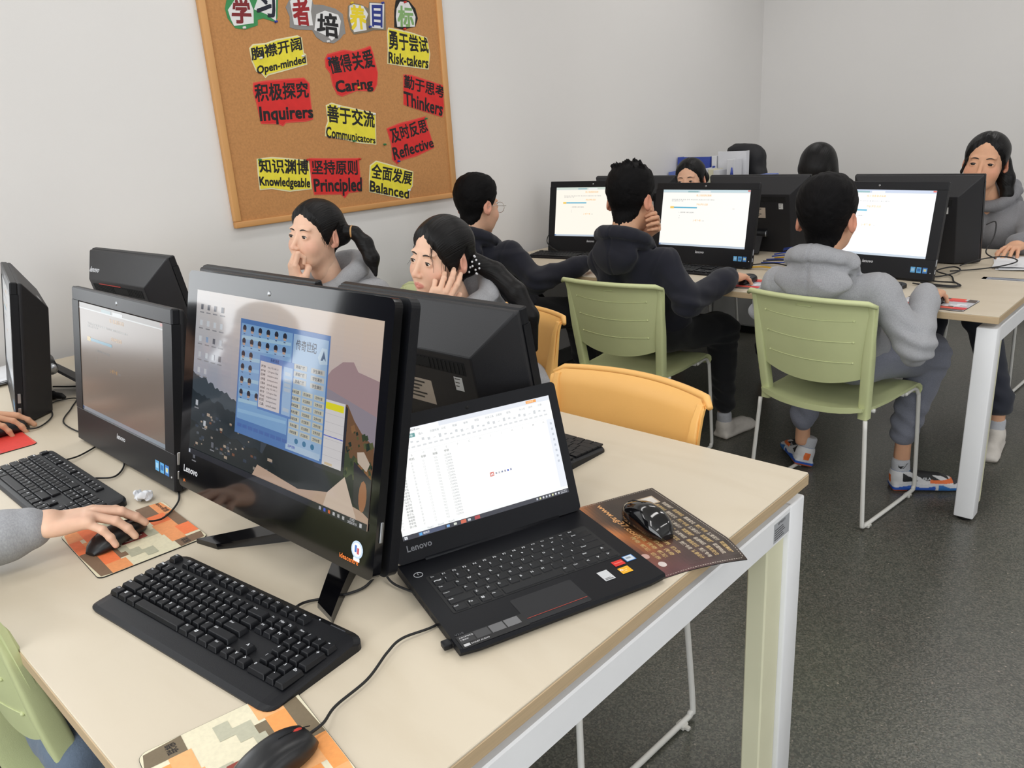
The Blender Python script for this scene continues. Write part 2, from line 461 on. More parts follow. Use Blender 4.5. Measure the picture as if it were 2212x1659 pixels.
def flat(u, v, h): return (u, v, h)
def make_desk(label, y0, y1, sticker):
    d = thing('classroom_desk', label, 'desk', (0, 0, 0), group='white framed classroom desks')
    x0, x1, zt = -2.44, 0.0, 0.75
    b = MB(); b.box((x0 + 0.001, y0 + 0.001, zt - 0.004), (x1 - 0.001, y1 - 0.001, zt), 0.001, mi=0)
    b.box((x0, y0, zt - 0.026), (x1, y1, zt - 0.0035), 0.001, mi=1)
    b.build('tabletop', [m_top, m_band], d)
    fr = MB()
    e = 0.012
    ya, yb = y0 + 0.02, y1 - 0.004
    if not sticker: yb = y1 - 0.02
    zf = 0.703
    for yy in ((ya + yb) / 2 - .22, (ya + yb) / 2 + .22): fr.box((x0 + 0.06, yy - .015, zf - 0.05), (x1 - 0.065, yy + .015, zf), 0.002)
    for xe in (x0 + 0.03, x1 - 0.035): fr.box((xe - 0.03, ya + 0.05, zf - 0.058), (xe + 0.03, yb - 0.05, zf), 0.003)
    for xx in (x0 + 0.03, -1.6, -0.8, x1 - 0.06):
        for yy in (ya + 0.2, yb - 0.2): fr.box((xx - 0.02, yy - 0.02, zf), (xx + 0.02, yy + 0.02, zt - 0.026))
    fr.build('apron_frame', m_white, d)
    for xe in (x1 - 0.066, x0 + 0.004):
        for yy in (ya, yb - 0.064):
            lg = MB().box((xe, yy, 0.012), (xe + 0.062, yy + 0.064, zf), 0.004, seg=2).build('leg', m_white, d)
            MB().cyl((xe + 0.031, yy + 0.032, 0), (xe + 0.031, yy + 0.032, 0.014), 0.024).build('foot_pad', m_rub, lg)
        for s, yy in ((1, ya + 0.064), (-1, yb - 0.064)):
            MB().box((xe + 0.012, min(yy, yy + s * 0.07), 0.03), (xe + 0.052, max(yy, yy + s * 0.07), zf - 0.06), 0.003).build('leg_infill', m_cream, d)['label'] = 'cream coloured infill strip beside the leg'
    if sticker:
        p = Paint(lambda u, v, h: (x1 - 0.0049 + h, u, v)); g = rgb(168, 170, 174); k = rgb(60, 60, 62)
        p.rect(-0.135, 0.652, -0.07, 0.692, g)
        p.text('资产标识卡', -0.118, 0.684, 0.006, k)
        for i in range(5): p.rect(-0.131, 0.677 - i * 0.005, -0.096 + 0.004 * (i % 3), 0.679 - i * 0.005, k, 1)
        p.build('asset_sticker', m_card, d)
    return d
make_desk('long maple topped desk nearest the camera carrying the open laptop', -1.2, 0.0, True)
make_desk('far maple topped desk where the navy and grey hooded boys sit', 1.454, 2.79, False)
# ---------------------------------------------------------------- chairs
m_green = mat('sage_green_plastic', rgb(200, 207, 156), 0.42, vary=0.03, vscale=6, bump=0.12, bscale=700)
m_yel = mat('orange_yellow_plastic', rgb(244, 188, 108), 0.42, vary=0.03, vscale=6, bump=0.12, bscale=700)
m_tube = mat('white_painted_tube', rgb(222, 221, 216), 0.32, vary=0.02)
m_glide = mat('clear_white_glide', rgb(205, 203, 196), 0.4)
def back_pt(u, z, off=0.0):
    """u -1..1 across, z height 0.47..0.83, off along thickness (towards the rear)"""
    t = (z - 0.44) / 0.39
    hw = 0.200 + 0.030 * t
    y = 0.185 + 0.085 * t - 0.05 * u * u * (0.5 + 0.5 * t)
    if t > 0.93: y += (t - 0.93) * 0.30
    return (u * hw, y + off, z)
def make_chair(label, shell, group):
    c = thing('stacking_chair', label, 'chair', (0, 0, 0), 0, group)
    # seat shell with waterfall front
    prof = [(-0.225, 0.418), (-0.222, 0.434), (-0.205, 0.446), (-0.17, 0.45), (-0.08, 0.443), (0.02, 0.436), (0.11, 0.436), (0.17, 0.441), (0.2, 0.446)]
    top = []; bot = []
    for y, z in prof:
        hw = 0.222 - 0.03 * (y + 0.225) / 0.425
        r1 = []; r2 = []
        for i in range(13):
            u = -1 + i / 6; dz = 0.012 * (abs(u) ** 4) - 0.006 * (1 - u * u)
            edge = -0.018 if abs(u) > 0.99 else 0
            yy = y - (0.025 * u * u if y < -0.2 else 0) * -1
            if y > 0.18: yy = y + 0.035 * (1 - u * u)
            r1.append((u * hw, yy, z + dz + edge * 0.5)); r2.append((u * hw * 0.985, yy + (0.004 if y < -0.2 else 0), z + dz - 0.022))
        top.append(r1); bot.append(r2)
    s = MB(); s.grid([r[::-1] for r in top]); s.grid(bot)
    n = len(prof)
    s.grid([top[0], bot[0]][::-1]); s.grid([top[-1], bot[-1]]); s.grid([[r[0] for r in top], [r[0] for r in bot]][::-1] if False else [[r[0] for r in bot], [r[0] for r in top]][::-1]); s.grid([[r[-1] for r in bot], [r[-1] for r in top]])
    s.build('seat', shell, c)
    # backrest panel with U-shaped lower edge and rolled top lip
    b = MB(); NU, NZ = 20, 16
    def P(i, j, off):
        u = -1 + 2 * i / NU; zlo = 0.515 + 0.05 * abs(u) ** 2.2; z = zlo + (0.822 - zlo) * j / NZ
        if j == NZ: z += 0.004 * (1 - u * u)
        rc = 0.012 * max(0, abs(u) - 0.9) / 0.1 if j == NZ else 0
        p = back_pt(u, z - rc, off)
        return p
    F = [[P(i, j, 0) for i in range(NU + 1)] for j in range(NZ + 1)]
    R = [[P(i, j, 0.009) for i in range(NU + 1)] for j in range(NZ + 1)]
    b.grid(F); b.grid([r[::-1] for r in R]); b.grid([R[0], F[0]]); b.grid([[r[0] for r in R], [r[0] for r in F]][::-1]); b.grid([[r[-1] for r in F], [r[-1] for r in R]][::-1])
    lip = [P(i, NZ, 0.012) for i in range(NU + 1)]
    b.tube([(p[0] * 1.02, p[1] + 0.003, p[2]) for p in lip], [0.007] + [0.0095] * (NU - 1) + [0.007], 10)
    bk = b.build('backrest', shell, c)
    # three shallow ribs with end dots on the rear face
    g = MB()
    for zz in (0.60, 0.675, 0.75):
        g.tube([back_pt(-0.72 + 1.44 * k / 14, zz - 0.008 * math.sin(PI * k / 14) + 0.006, 0.0095) for k in range(15)], 0.0016, 6)
        for k in (0, 14): g.ball(back_pt(-0.72 + 1.44 * k / 14, zz + 0.006, 0.0095), 0.0042, n=8)
    g.tube([back_pt(-0.12 + 0.24 * k / 4, 0.795, 0.0105) for k in range(5)], 0.0022, 6)
    g.build('rib', shell, bk)
    # side rails from the seat corners up the edges
    for sx in (-1, 1):
        r = MB(); A = []; 
        for k in range(13):
            z = 0.405 + (0.815 - 0.405) * k / 12; x, y, _ = back_pt(sx * 0.985, max(z, 0.44), 0)
            if z < 0.44: y = back_pt(sx, 0.44)[1]
            w = 0.017 - 0.009 * max(0, (k - 7) / 5); d = 0.019 - 0.010 * max(0, (k - 6) / 6)
            q = rrect(2 * w, 2 * d, min(w, d) * 0.45, 3)
            A.append([(x - sx * 0.012 + a, y + 0.006 + e, z) for a, e in q])
        r.grid(A, wrap=True); r.add(A[0], [tuple(range(len(A[0]) - 1, -1, -1))]); r.add(A[-1], [tuple(range(len(A[-1])))])
        r.build('side_rail', shell, c)
    for sx in (-1, 1):
        f = MB(); x = sx * 0.205; xo = sx * 0.222
        f.tube(bez([(x, -0.10, 0.424), (x, -0.17, 0.427), (sx * 0.209, -0.198, 0.405), (sx * 0.212, -0.203, 0.36), (xo, -0.214, 0.06), (xo, -0.209, 0.022), (xo, -0.175, 0.012), (xo, 0.15, 0.012), (xo, 0.19, 0.02), (xo, 0.199, 0.055), (sx * 0.2, 0.188, 0.405)], 7), 0.0075, 10)
        fo = f.build('sled_frame', m_tube, c)
        for yy in (-0.165, 0.155):
            MB().box((xo - 0.012, yy - 0.012, 0.0), (xo + 0.012, yy + 0.012, 0.014), 0.003).box((xo + sx * 0.004 - 0.008, yy - 0.006, 0.001), (xo + sx * 0.022 , yy + 0.006, 0.011) if sx > 0 else (xo + 0.004, yy + 0.006, 0.011), 0.002).build('floor_glide', m_glide, fo)
    for yy in (-0.1, 0.12): MB().tube([(-0.2, yy, 0.422), (0.2, yy, 0.422)], 0.0075, 10).build('cross_bar', m_tube, c)
    return c
gG, gY = 'sage green sled chairs', 'orange yellow sled chairs'
ch = make_chair('sage green chair the grey hooded boy sits on at the far desk', m_green, gG)
ch.location = (-0.483, 1.418, 0); ch.rotation_euler[2] = PI - 0.11
def chair_copy(src, loc, rz, label):
    c = copy_tree(src); c.location = loc; c.rotation_euler = (0, 0, rz); c['label'] = label; return c
chair_copy(ch, (-1.28, 1.33, 0), PI + 0.056, 'sage green chair holding the navy hooded boy who rests a hand on his chin')
chair_copy(ch, (-2.10, 1.24, 0), PI - 0.02, 'sage green chair beneath the navy hooded boy in round glasses by the left wall')
chair_copy(ch, (-0.875, -1.0, 0), PI + 0.03, 'empty sage green chair pushed against the near desk edge at bottom left')
chair_copy(ch, (-1.81, 0.45, 0), 0.02, 'sage green chair under the ponytailed girl with a fist at her mouth')
chair_copy(ch, (-0.42, 3.15, 0), -0.05, 'sage green chair under the grey hooded girl facing us at far right')
chair_copy(ch, (-1.27, 3.2, 0), 0.0, 'sage green chair under the girl with a straight black fringe')
chair_copy(ch, (-2.03, 3.02, 0), 0.06, 'sage green chair under the girl whose forehead shows over a monitor')
cy = make_chair('empty orange yellow chair tucked under the near desk behind the laptop', m_yel, gY)
cy.location = (-0.50, -0.155, 0); cy.rotation_euler[2] = -0.05
chair_copy(cy, (-1.275, 0.29, 0), -0.06, 'orange yellow chair behind the girl who leans her cheek on her hand')

chair_copy(ch, (-1.42, -1.50, 0), PI, 'sage green chair under the person reaching in from the left edge')
chair_copy(ch, (-2.05, -1.55, 0), PI, 'sage green chair under the person at the far left whose fingertips show')
# ---------------------------------------------------------------- all-in-one computers
m_blk = mat('black_plastic', rgb(19, 20, 24), 0.42, vary=0.05, vscale=5, bump=0.10, bscale=900, spec=.3)
m_blk2 = mat('matte_black_shell', rgb(27, 27, 31), 0.5, vary=0.05, vscale=4, bump=0.2, bscale=1200)
m_gloss = mat('glossy_black', rgb(9, 9, 12), 0.08, vary=0.02, spec=.5, coat=.14)
m_dark = mat('dark_recess', rgb(10, 10, 11), 0.8)
m_chrome = mat('satin_silver', rgb(175, 178, 182), 0.28, metal=0.9)
m_logo = mat('silver_lettering', rgb(200, 202, 206), 0.35)
m_logo_d = mat('grey_lettering', rgb(120, 122, 128), 0.4)
m_red = mat('red_accent', rgb(196, 50, 36), 0.4)
m_orange = mat('orange_lettering', rgb(226, 120, 50), 0.4)
m_scr_hi = mat('bright_screen', None, 0.25, attr=True, emit=1.02)
m_scr_mid = mat('desktop_screen', None, 0.06, attr=True, emit=0.62)
m_scr_lo = mat('dim_screen', None, 0.2, attr=True, emit=0.42)
m_scr_lap = mat('laptop_screen', None, 0.25, attr=True, emit=1.0)
WH = rgb(252, 250, 246)
AW, AH, AT = 0.53, 0.375, 0.175
TILT = Matrix.Rotation(-AT, 4, 'X')
def front(y0): return lambda u, v, h: (u, y0 - h, v)
def rear(y0): return lambda u, v, h: (-u, y0 + h, v)
def text_obj(name, t, h, m, P, parent, x=0, z=0, w=None, bold=0.012, align=0.0, shear=0.0, eps=0.0004):
    g, f, asp = glyphs(t, bold); w = asp * h if w is None else w; x -= w * align
    me = bpy.data.meshes.new(name); me.from_pydata([P(x + a * w + shear * b * h, z + b * h, eps) for a, b in g], [], f)
    return link(name, me, m, parent)

def exam_page(m, parent, bg, bar, tint):
    """browser page with the online test: tab strip, orange heading, blue progress bar, task bar"""
    u0, u1, v0, v1 = -AW / 2 + 0.04, AW / 2 - 0.04, 0.083, 0.342
    p = Paint(lambda u, v, h: (u, -0.0006 - h, v)); w, hh = u1 - u0, v1 - v0
    X = lambda a: u0 + a * w
    Yv = lambda b: v1 - b * hh
    R = lambda a, b, c, d, col, l=1: p.rect(X(a), Yv(d), X(c), Yv(b), col, l)
    R(0, 0, 1, 1, bg, 0); R(0, 0, 1, .045, bar); R(0, .045, 1, .055, rgb(226, 228, 226)); R(0, .965, 1, 1, rgb(190, 202, 214))
    R(.30, .018, .42, .045, rgb(150, 186, 190), 2); R(.44, .018, .56, .045, rgb(236, 238, 238), 2); R(.97, .004, .998, .026, rgb(214, 96, 84), 2)
    R(.0, .97, .02, .995, rgb(90, 120, 170), 2)
    org = rgb(246, 192, 120); g = rgb(190, 190, 186)
    p.text('线上信息测试系统', X(.40), Yv(.115), .0095, org); p.text('2023', X(.53), Yv(.112), .006, rgb(226, 214, 196))
    p.text('学校信息 班级 姓名 学号 考试时间 本测试共计若干题目', X(.11), Yv(.185), .0055, g, w=w * .5); p.text('请认真作答每题', X(.11), Yv(.21), .0055, g, w=w * .14)
    p.text('开始 提交 返回', X(.41), Yv(.272), .009, org, w=w * .13)
    R(.10, .295, .145, .335, rgb(244, 206, 110), 2); R(.145, .303, .42, .328, rgb(96, 178, 208), 2)
    p.text('1. 选择题 (单项选择)', X(.21), Yv(.415), .0065, rgb(168, 168, 166), w=w * .18)
    for i in range(2): p.text('A' if i == 0 else 'B', X(.215), Yv(.475 + .035 * i), .005, g)
    p.text('上一题 下一题', X(.385), Yv(.555), .0085, org, w=w * .09); p.text('1/20', X(.49), Yv(.553), .005, g)
    p.text('12:05', X(.82), Yv(.33), .004, g)
    return p.build('screen', m, parent)

def make_aio(label, group='black all in one classroom computers', screen=None, stickers=True, stand=True):
    c = thing('desktop_computer', label, 'computer', (0, 0, 0), 0, group)
    M = TILT
    bz = MB()
    # picture frame around the screen opening
    u, v0, v1 = AW / 2, 0.0, AH; su, s0, s1 = AW / 2 - 0.04, 0.083, 0.342
    bz.box((-u, -0.002, s1), (u, 0.016, v1), 0.003, M); bz.box((-u, -0.002, v0), (u, 0.016, s0), 0.003, M)
    bz.box((-u, -0.002, s0 - .002), (-su, 0.016, s1 + .002), 0.0, M); bz.box((su, -0.002, s0 - .002), (u, 0.016, s1 + .002), 0.0, M)
    bz.box((-su - .001, 0.001, s0 - .002), (su + .001, 0.016, s1 + .002), 0, M)
    b = bz.build('bezel', m_blk, c)
    pivot = bpy.data.objects.new('panel_group', None)
    bpy.data.objects.remove(pivot)
    def add(o): o.matrix_local = M @ o.matrix_local; return o
    if screen: add(exam_page(screen[0], c, screen[1], screen[2], None))
    else:
        p = Paint(lambda uu, v, h: (uu, -0.0006 - h, v)); p.rect(-su, s0, su, s1, rgb(228, 232, 236)); add(p.build('screen', m_scr_lo, c))
    add(text_obj('logo', 'lenovo', 0.0135, m_logo, front(-0.002), b, 0, 0.045, bold=0.03, align=0.5, shear=0.25)) if False else None
    lg = text_obj('logo', 'lenovo', 0.0125, m_logo, front(-0.002), b, 0, 0.052, bold=0.03, align=0.5, shear=0.25); lg.matrix_local = M
    lens = MB().cyl((0, -0.0022, 0.359), (0, 0.0005, 0.359), 0.0045, n=12).build('webcam', m_chrome, b); lens.matrix_local = M
    if stickers:
        for k, uu in enumerate((0.185, 0.208, 0.231)):
            p = Paint(front(-0.002), 0.0002); a = rgb(96, 170, 222) if k != 2 else rgb(60, 120, 190); p.rect(uu - .009, .028, uu + .009, .05, a, 1)
            p.rect(uu - .006, .034, uu + .006, .045, rgb(160, 208, 238) if k != 1 else rgb(46, 110, 180), 2)
            if k == 2: p.poly([(uu + .004 * math.cos(t * PI / 4), .04 + .004 * math.sin(t * PI / 4)) for t in range(8)], rgb(236, 214, 120), 3)
            o = p.build('blue_sticker', m_card, b); o.matrix_local = M
    MB().cyl((0.252, -0.003, 0.03), (0.252, 0, 0.03), 0.002, n=8, M=M).build('status_light', m_logo, b)
    # rear shell: body depth then frustum
    sh = MB(); a = [(-u + .002, v0 + .002), (u - .002, v0 + .002), (u - .002, v1 - .002), (-u + .002, v1 - .002)]
    r = [(-u + .075, v0 + .012), (u - .075, v0 + .012), (u - .075, v1 - .075), (-u + .075, v1 - .075)]
    v = [(x, 0.015, z) for x, z in a] + [(x, 0.024, z) for x, z in a] + [(x, 0.088, z) for x, z in r]
    f = [(3, 2, 1, 0), (8, 9, 10, 11)]
    for k in range(4):
        j = (k + 1) % 4; f += [(k, j, 4 + j, 4 + k), (4 + k, 4 + j, 8 + j, 8 + k)]
    bm = bmesh.new(); vs = [bm.verts.new(p) for p in v]; [bm.faces.new([vs[i] for i in q]) for q in f]
    bmesh.ops.recalc_face_normals(bm, faces=bm.faces[:]); bmesh.ops.bevel(bm, geom=bm.edges[:], offset=0.003, segments=2, affect='EDGES', profile=.5)
    sh.bm(bm, M); s = sh.build('rear_shell', m_blk2, c)
    vt = MB().box((-0.17, 0.0875, 0.262), (0.17, 0.0885, 0.288), 0, M).box((-0.075, 0.0885, 0.266), (0.02, 0.0895, 0.284), 0, M)
    for k in range(30): vt.box((-0.165 + k * .0112, 0.0884, 0.264), (-0.161 + k * .0112, 0.0894, 0.286), 0, M)
    vt.build('vent_strip', m_dark, s)
    MB().box((-0.03, 0.0885, 0.2875), (0.12, 0.0895, 0.29), 0, M).build('red_trim', m_red, s)
    # logo on the sloped top face of the shell
    sl = math.atan2(0.064, 0.073)
    def top_face(uu, vv, h):
        n = Vector((0, math.sin(PI / 2 - sl), math.cos(PI / 2 - sl))); d = Vector((0, 0.064, -0.073)).normalized()
        return tuple(Vector((-uu, 0.024, AH - .002)) + d * (0.097 - vv) + Vector((0, 0.073, 0.064)).normalized() * h)
    lg = text_obj('rear_logo', 'lenovo', 0.019, m_logo, top_face, s, -0.207, 0.024, bold=0.03, shear=0.25); lg.matrix_local = M
    # stickers on the rear plate
    def lab(name, x, z, w, h, col, lines, code):
        p = Paint(rear(0.0882), 0.0003); p.rect(x, z, x + w, z + h, col, 0); k = rgb(70, 66, 60)
        for i in range(lines): p.rect(x + w * .1, z + h * (.82 - .8 * i / lines), x + w * (.75 - .12 * (i % 3)), z + h * (.82 - .8 * i / lines) + h * .07, k, 1)
        for i in range(code):
            for j in range(code):
                if (i * 7 + j * 5 + i * j) % 3: p.rect(x + w * .7 + i * w * .05, z + h * .15 + j * w * .05, x + w * .7 + (i + 1) * w * .05, z + h * .15 + (j + 1) * w * .05, k, 1)
        o = p.build(name, m_card, s); o.matrix_local = M
    lab('asset_label', -0.02, 0.182, 0.085, 0.052, rgb(196, 182, 166), 5, 0); lab('serial_label', 0.134, 0.228, 0.022, 0.028, rgb(212, 212, 210), 3, 0)
    pb = MB()
    for z0, z1 in ((0.058, 0.084), (0.028, 0.045)): pb.box((u - .0015, 0.004, z0), (u + .001, 0.011, z1), 0.0008, M)
    pb.build('side_button', m_chrome, b)
    if stand:
        hg = MB().cyl((-0.07, 0.098, 0.105), (0.07, 0.098, 0.105), 0.017, M=M).build('stand_hinge', m_blk, c)
        for sx in (-1, 1): MB().cyl((sx * 0.0695, 0.098, 0.105), (sx * 0.0712, 0.098, 0.105), 0.0165, M=M).build('hinge_cap', m_chrome, hg)
        top = M @ Vector((0, 0.100, 0.100)); lo = Vector((0, 0.205, -0.0015))
        d = (lo - top).normalized(); n = Vector((0, d.z, -d.y))
        lg = MB()
        P = []
        for t, hw in ((0, .055), (.9, .075), (1, .075)):
            q = top.lerp(lo, t); P.append([tuple(q + Vector((sx * hw, 0, 0)) + n * e) for sx, e in ((-1, 0), (1, 0), (1, -.007), (-1, -.007))])
        lg.grid(P, smooth=False, wrap=True); lg.add(P[-1], [(0, 1, 2, 3)])
        lg.build('stand_leg', m_blk2, c)
        lp = MB().box((-u + .02, 0.004, -0.004), (u - .02, 0.012, 0.003), 0.0015, M); lp.build('front_foot', m_rub, c)
    return c
ivory, ivory_bar = rgb(253, 247, 234), rgb(206, 218, 208)
proto = make_aio('leftmost of the three bright screened black computers facing us on the far desk', screen=(m_scr_hi, ivory, ivory_bar))
def put(o, x, y, yaw, z=0.757): o.location = (x, y, z); o.rotation_euler = (0, 0, yaw); return o
put(proto, -2.065, 2.0, 0.16)
def set_screen(o, m, bg, bar):
    for ch in list(o.children):
        if ch.name.split('.')[0] == 'screen':
            bpy.data.objects.remove(ch)
    s = exam_page(m, o, bg, bar, None); s.matrix_local = TILT
def aio(x, y, yaw, label, scr=None):
    o = copy_tree(proto); o['label'] = label; put(o, x, y, yaw)
    if scr: set_screen(o, *scr)
    return o
n2 = aio(-1.338, 1.885, 0.0, 'middle of the three bright screened black computers facing us on the far desk', (m_scr_hi, rgb(253, 251, 245), rgb(196, 216, 222)))
n3 = aio(-0.59, 1.929, -0.12, 'rightmost of the three bright screened computers, before the grey hooded boy', (mat('white_screen', None, 0.25, attr=True, emit=1.12), rgb(254, 254, 255), rgb(196, 206, 226)))
aio(-0.549, 2.427, PI - 0.052, 'rear of a black computer hiding the mouth of the girl at far right')
aio(-1.295, 2.46, PI, 'rear of a black computer hiding the face of the girl with a straight fringe')
aio(-2.03, 2.46, PI, 'rear of a black computer under the blue binders by the left wall')
aio(-1.228, -0.819, 0.003, 'black all in one computer with a dim brownish page on the near desk', (m_scr_lo, rgb(168, 150, 136), rgb(150, 140, 132)))
aio(-2.006, -0.825, -0.228, 'black all in one computer seen side on at the far left edge', (m_scr_lo, rgb(232, 236, 240), rgb(200, 206, 214)))
aio(-2.025, -0.33, PI + 0.047, 'rear of a black computer against the left wall showing a silver logo')
aio(-1.209, -0.357, PI, 'rear of a black computer almost hidden behind the large glossy monitor')
aio(-0.612, -0.34, PI, 'rear of a black computer with a red trim line behind the open laptop')

# ---------------------------------------------------------------- the large glossy computer
def make_big():
    c = thing('desktop_computer', 'large glossy black computer showing a sunset desktop with blue program windows', 'computer', (-0.535, -0.846, 0.75), 0.025)
    W_, H_, z0 = 0.56, 0.392, 0.083; M = Matrix.Translation((0, 0, z0)) @ Matrix.Rotation(-0.248, 4, 'X')
    bz = MB(); bz.prism(rrect(W_, H_, 0.012, 5, 0, H_ / 2), 0.0, 0.014, M, axis='y'); bz.v = bz.v
    b = bz.build('front_glass', m_gloss, c)
    sd = MB(); sd.prism(rrect(W_ + .003, H_ + .003, 0.013, 5, 0, H_ / 2), -0.0135, -0.03, M, axis='y'); sd.build('side_rim', m_blk, c)
    # deeper rear housing
    rs = MB(); rs.box((-0.24, 0.028, 0.03), (0.24, 0.052, 0.36), 0.012, M, seg=2).box((-0.17, 0.05, 0.0), (0.17, 0.068, 0.2), 0.012, M, seg=2); rs.build('rear_shell', m_blk2, c)
    u0, u1, v0, v1 = -0.246, 0.262, 0.068, 0.360
    p = Paint(lambda u, v, h: (u, -0.0143 - h, v), 0.00008); w, hh = u1 - u0, v1 - v0
    rm = [lambda a, q: (a, q)]
    X = lambda a, q=.5: u0 + rm[0](a, q)[0] * w
    Yv = lambda q, a=.5: v1 - rm[0](a, q)[1] * hh
    R = lambda a, b_, c_, d, col, l=1: p.rect(X(a, b_), Yv(d, a), X(c_, b_), Yv(b_, a), col, l)
    PL = lambda pts, col, l=1: p.poly([(X(a, q), Yv(q, a)) for a, q in pts], col, l)
    T = lambda s, a, q, h, col, l=6, w_=None: p.text(s, X(a, q), Yv(q, a), h * hh, col, l, w=None if w_ is None else w_ * w * 1.15)
    land = lambda a, q: (a, q) if a < .5 else (float(np.interp(a, [0, .5, .62, .775, 1], [0, .5, .70, .87, 1])), float(np.interp(q, [0, .38, .6, .8, 1], [0, .22, .45, .69, 1])))
    win = lambda a, q: (.295 + (a - .23) * 1.2, .117 + (q - .19) * .847)
    # sky: many thin bands of one dawn gradient in the wallpaper picture
    def mixc(a, b_, t): return tuple(a[i] * (1 - t) + b_[i] * t for i in range(3)) + (1,)
    s0, s1, s2 = rgb(226, 220, 216), rgb(238, 214, 192), rgb(206, 186, 186)
    for i in range(24):
        for j in range(12):
            t = i / 24; e = j / 12; col = mixc(mixc(s0, s1, e), mixc(rgb(170, 176, 190), s2, e), min(1, t * 1.3))
            R(e, t * .62, e + 1 / 12, (t + 1 / 24) * .62, col, 0)
    PL([(0, .62), (1, .62), (1, 1), (0, 1)], rgb(64, 72, 82), 0)
    rr = random.Random(3)
    def ridge(x0, x1, q0, q1, amp, col, l, n=26, base=1.0):
        pts = [(x0 + (x1 - x0) * k / n, q0 + (q1 - q0) * k / n + amp * (rr.random() - .5)) for k in range(n + 1)]
        PL([(x1, base), (x0, base)] + pts, col, l)
    rm[0] = land
    PL([(.62, .60), (.70, .44), (.745, .39), (.80, .38), (.84, .42), (1, .44), (1, .62), (.62, .64)], rgb(178, 150, 152), 1)
    PL([(.55, .56), (.66, .52), (1, .60), (1, .75), (.55, .75)], rgb(160, 150, 160), 2)
    ridge(0, .40, .50, .62, .03, rgb(70, 80, 88), 2); ridge(0, .45, .60, .70, .03, rgb(42, 52, 58), 3); ridge(.55, 1, .60, .76, .03, rgb(132, 96, 70), 2)
    PL([(.70, .60), (.78, .58), (.84, .64), (.90, .68), (1, .72), (1, 1), (.62, 1), (.62, .68)], rgb(126, 92, 64), 3)
    ridge(.62, 1, .72, .82, .04, rgb(74, 84, 60), 4); ridge(.0, 1, .80, .86, .03, rgb(38, 44, 44), 5)
    for k in range(70):
        a, q = .02 + .5 * rr.random(), .70 + .24 * rr.random(); s = .006 + .014 * rr.random(); cc = rr.choice([(150, 140, 130), (190, 170, 150), (90, 96, 104), (130, 84, 60), (60, 70, 84)])
        R(a, q, a + s, q + s * .9, rgb(*cc), 6)
    for k in range(60):
        a, q = .70 + .29 * rr.random(), .66 + .2 * rr.random(); s = .008 + .02 * rr.random(); cc = rr.choice([(60, 74, 50), (150, 108, 70), (96, 100, 64), (40, 54, 44)])
        PL([(a, q), (a + s, q - s * .4), (a + s * 1.5, q + s * .4), (a + s * .5, q + s)], rgb(*cc), 6)
    # table, sheet and camera lying in the lower right of the picture
    PL([(.44, .90), (.60, .96), (.72, .93), (1, .95), (1, 1), (.4, 1)], rgb(206, 176, 154), 7); PL([(.72, .93), (.80, .86), (.93, 1), (.70, 1)], rgb(228, 206, 188), 8)
    PL([(.86, .80), (1, .84), (1, .96), (.88, .93)], rgb(60, 58, 62), 8); PL([(.88, .76), (.93, .75), (.98, .79), (.96, .82), (.89, .80)], rgb(216, 198, 180), 9); PL([(.945 + .03 * math.cos(t * PI / 6), .9 + .05 * math.sin(t * PI / 6)) for t in range(12)], rgb(176, 120, 84), 9)
    rm[0] = lambda a, q: (a, q)
    # desktop icons
    for k in range(22):
        a = .03 + .045 * (k % 4) + .004 * rr.random(); q = .08 + .095 * (k // 4); col = rgb(*rr.choice([(220, 226, 232), (150, 176, 206), (110, 112, 120), (206, 210, 216)]))
        if k > 17: a, q = .03 + .06 * (k % 3), .66 + .11 * (k - 18)
        R(a, q, a + .016, q + .032, col, 8); R(a - .006, q + .045, a + .022, q + .052, rgb(150, 150, 154), 8)
    rm[0] = win
    # spreadsheet behind, then the blue class-management window
    PL([(.60, .56), (.70, .56), (.715, .58), (.715, .98), (.60, .98)], rgb(52, 52, 60), 9); R(.42, .56, .705, .95, rgb(236, 232, 232), 10); R(.60, .575, .70, .615, rgb(250, 240, 40), 11)
    R(.42, .77, .705, .776, rgb(110, 120, 214), 11); R(.64, .93, .67, .945, rgb(230, 206, 170), 11)
    for k in range(6): R(.6, .64 + .05 * k, .705, .642 + .05 * k, rgb(206, 202, 204), 11)
    A0, Q0, A1, Q1 = .23, .19, .63, .955
    R(A0, Q0, A1, Q1, rgb(92, 134, 196), 12); R(A0 + .006, Q0 + .03, .475, Q1 - .1, rgb(136, 180, 226), 13); R(.48, Q0 + .03, A1 - .006, Q1 - .03, rgb(170, 200, 232), 13)
    for k in range(8): PL([(A0 + .01, .30 + .07 * k), (.47, .28 + .07 * k), (.47, .30 + .07 * k), (A0 + .01, .325 + .07 * k)], rgb(156, 198, 236) if k % 2 else rgb(176, 212, 236), 14)
    for i in range(6):
        for j in range(6):
            if j > 1 and 1 < i: continue
            a, q = A0 + .022 + .038 * j, .25 + .085 * i
            if i == 5 and False: continue
            PL([(a + .009 * math.cos(t * PI / 5), q + .022 * math.sin(t * PI / 5)) for t in range(10)], rgb(44, 48, 62), 16); R(a - .006, q + .012, a + .006, q + .026, rgb(204, 170, 150), 17); R(a - .004, q + .035, a + .004, q + .04, rgb(60, 76, 120), 17)
    for j in range(2, 6):
        a, q = A0 + .022 + .038 * j, .25 + .085 * 5
        PL([(a + .009 * math.cos(t * PI / 5), q + .022 * math.sin(t * PI / 5)) for t in range(10)], rgb(44, 48, 62), 16); R(a - .006, q + .012, a + .006, q + .026, rgb(204, 170, 150), 17)
    T('传奇世纪', .492, .315, .055, rgb(40, 52, 78), 15, .09)
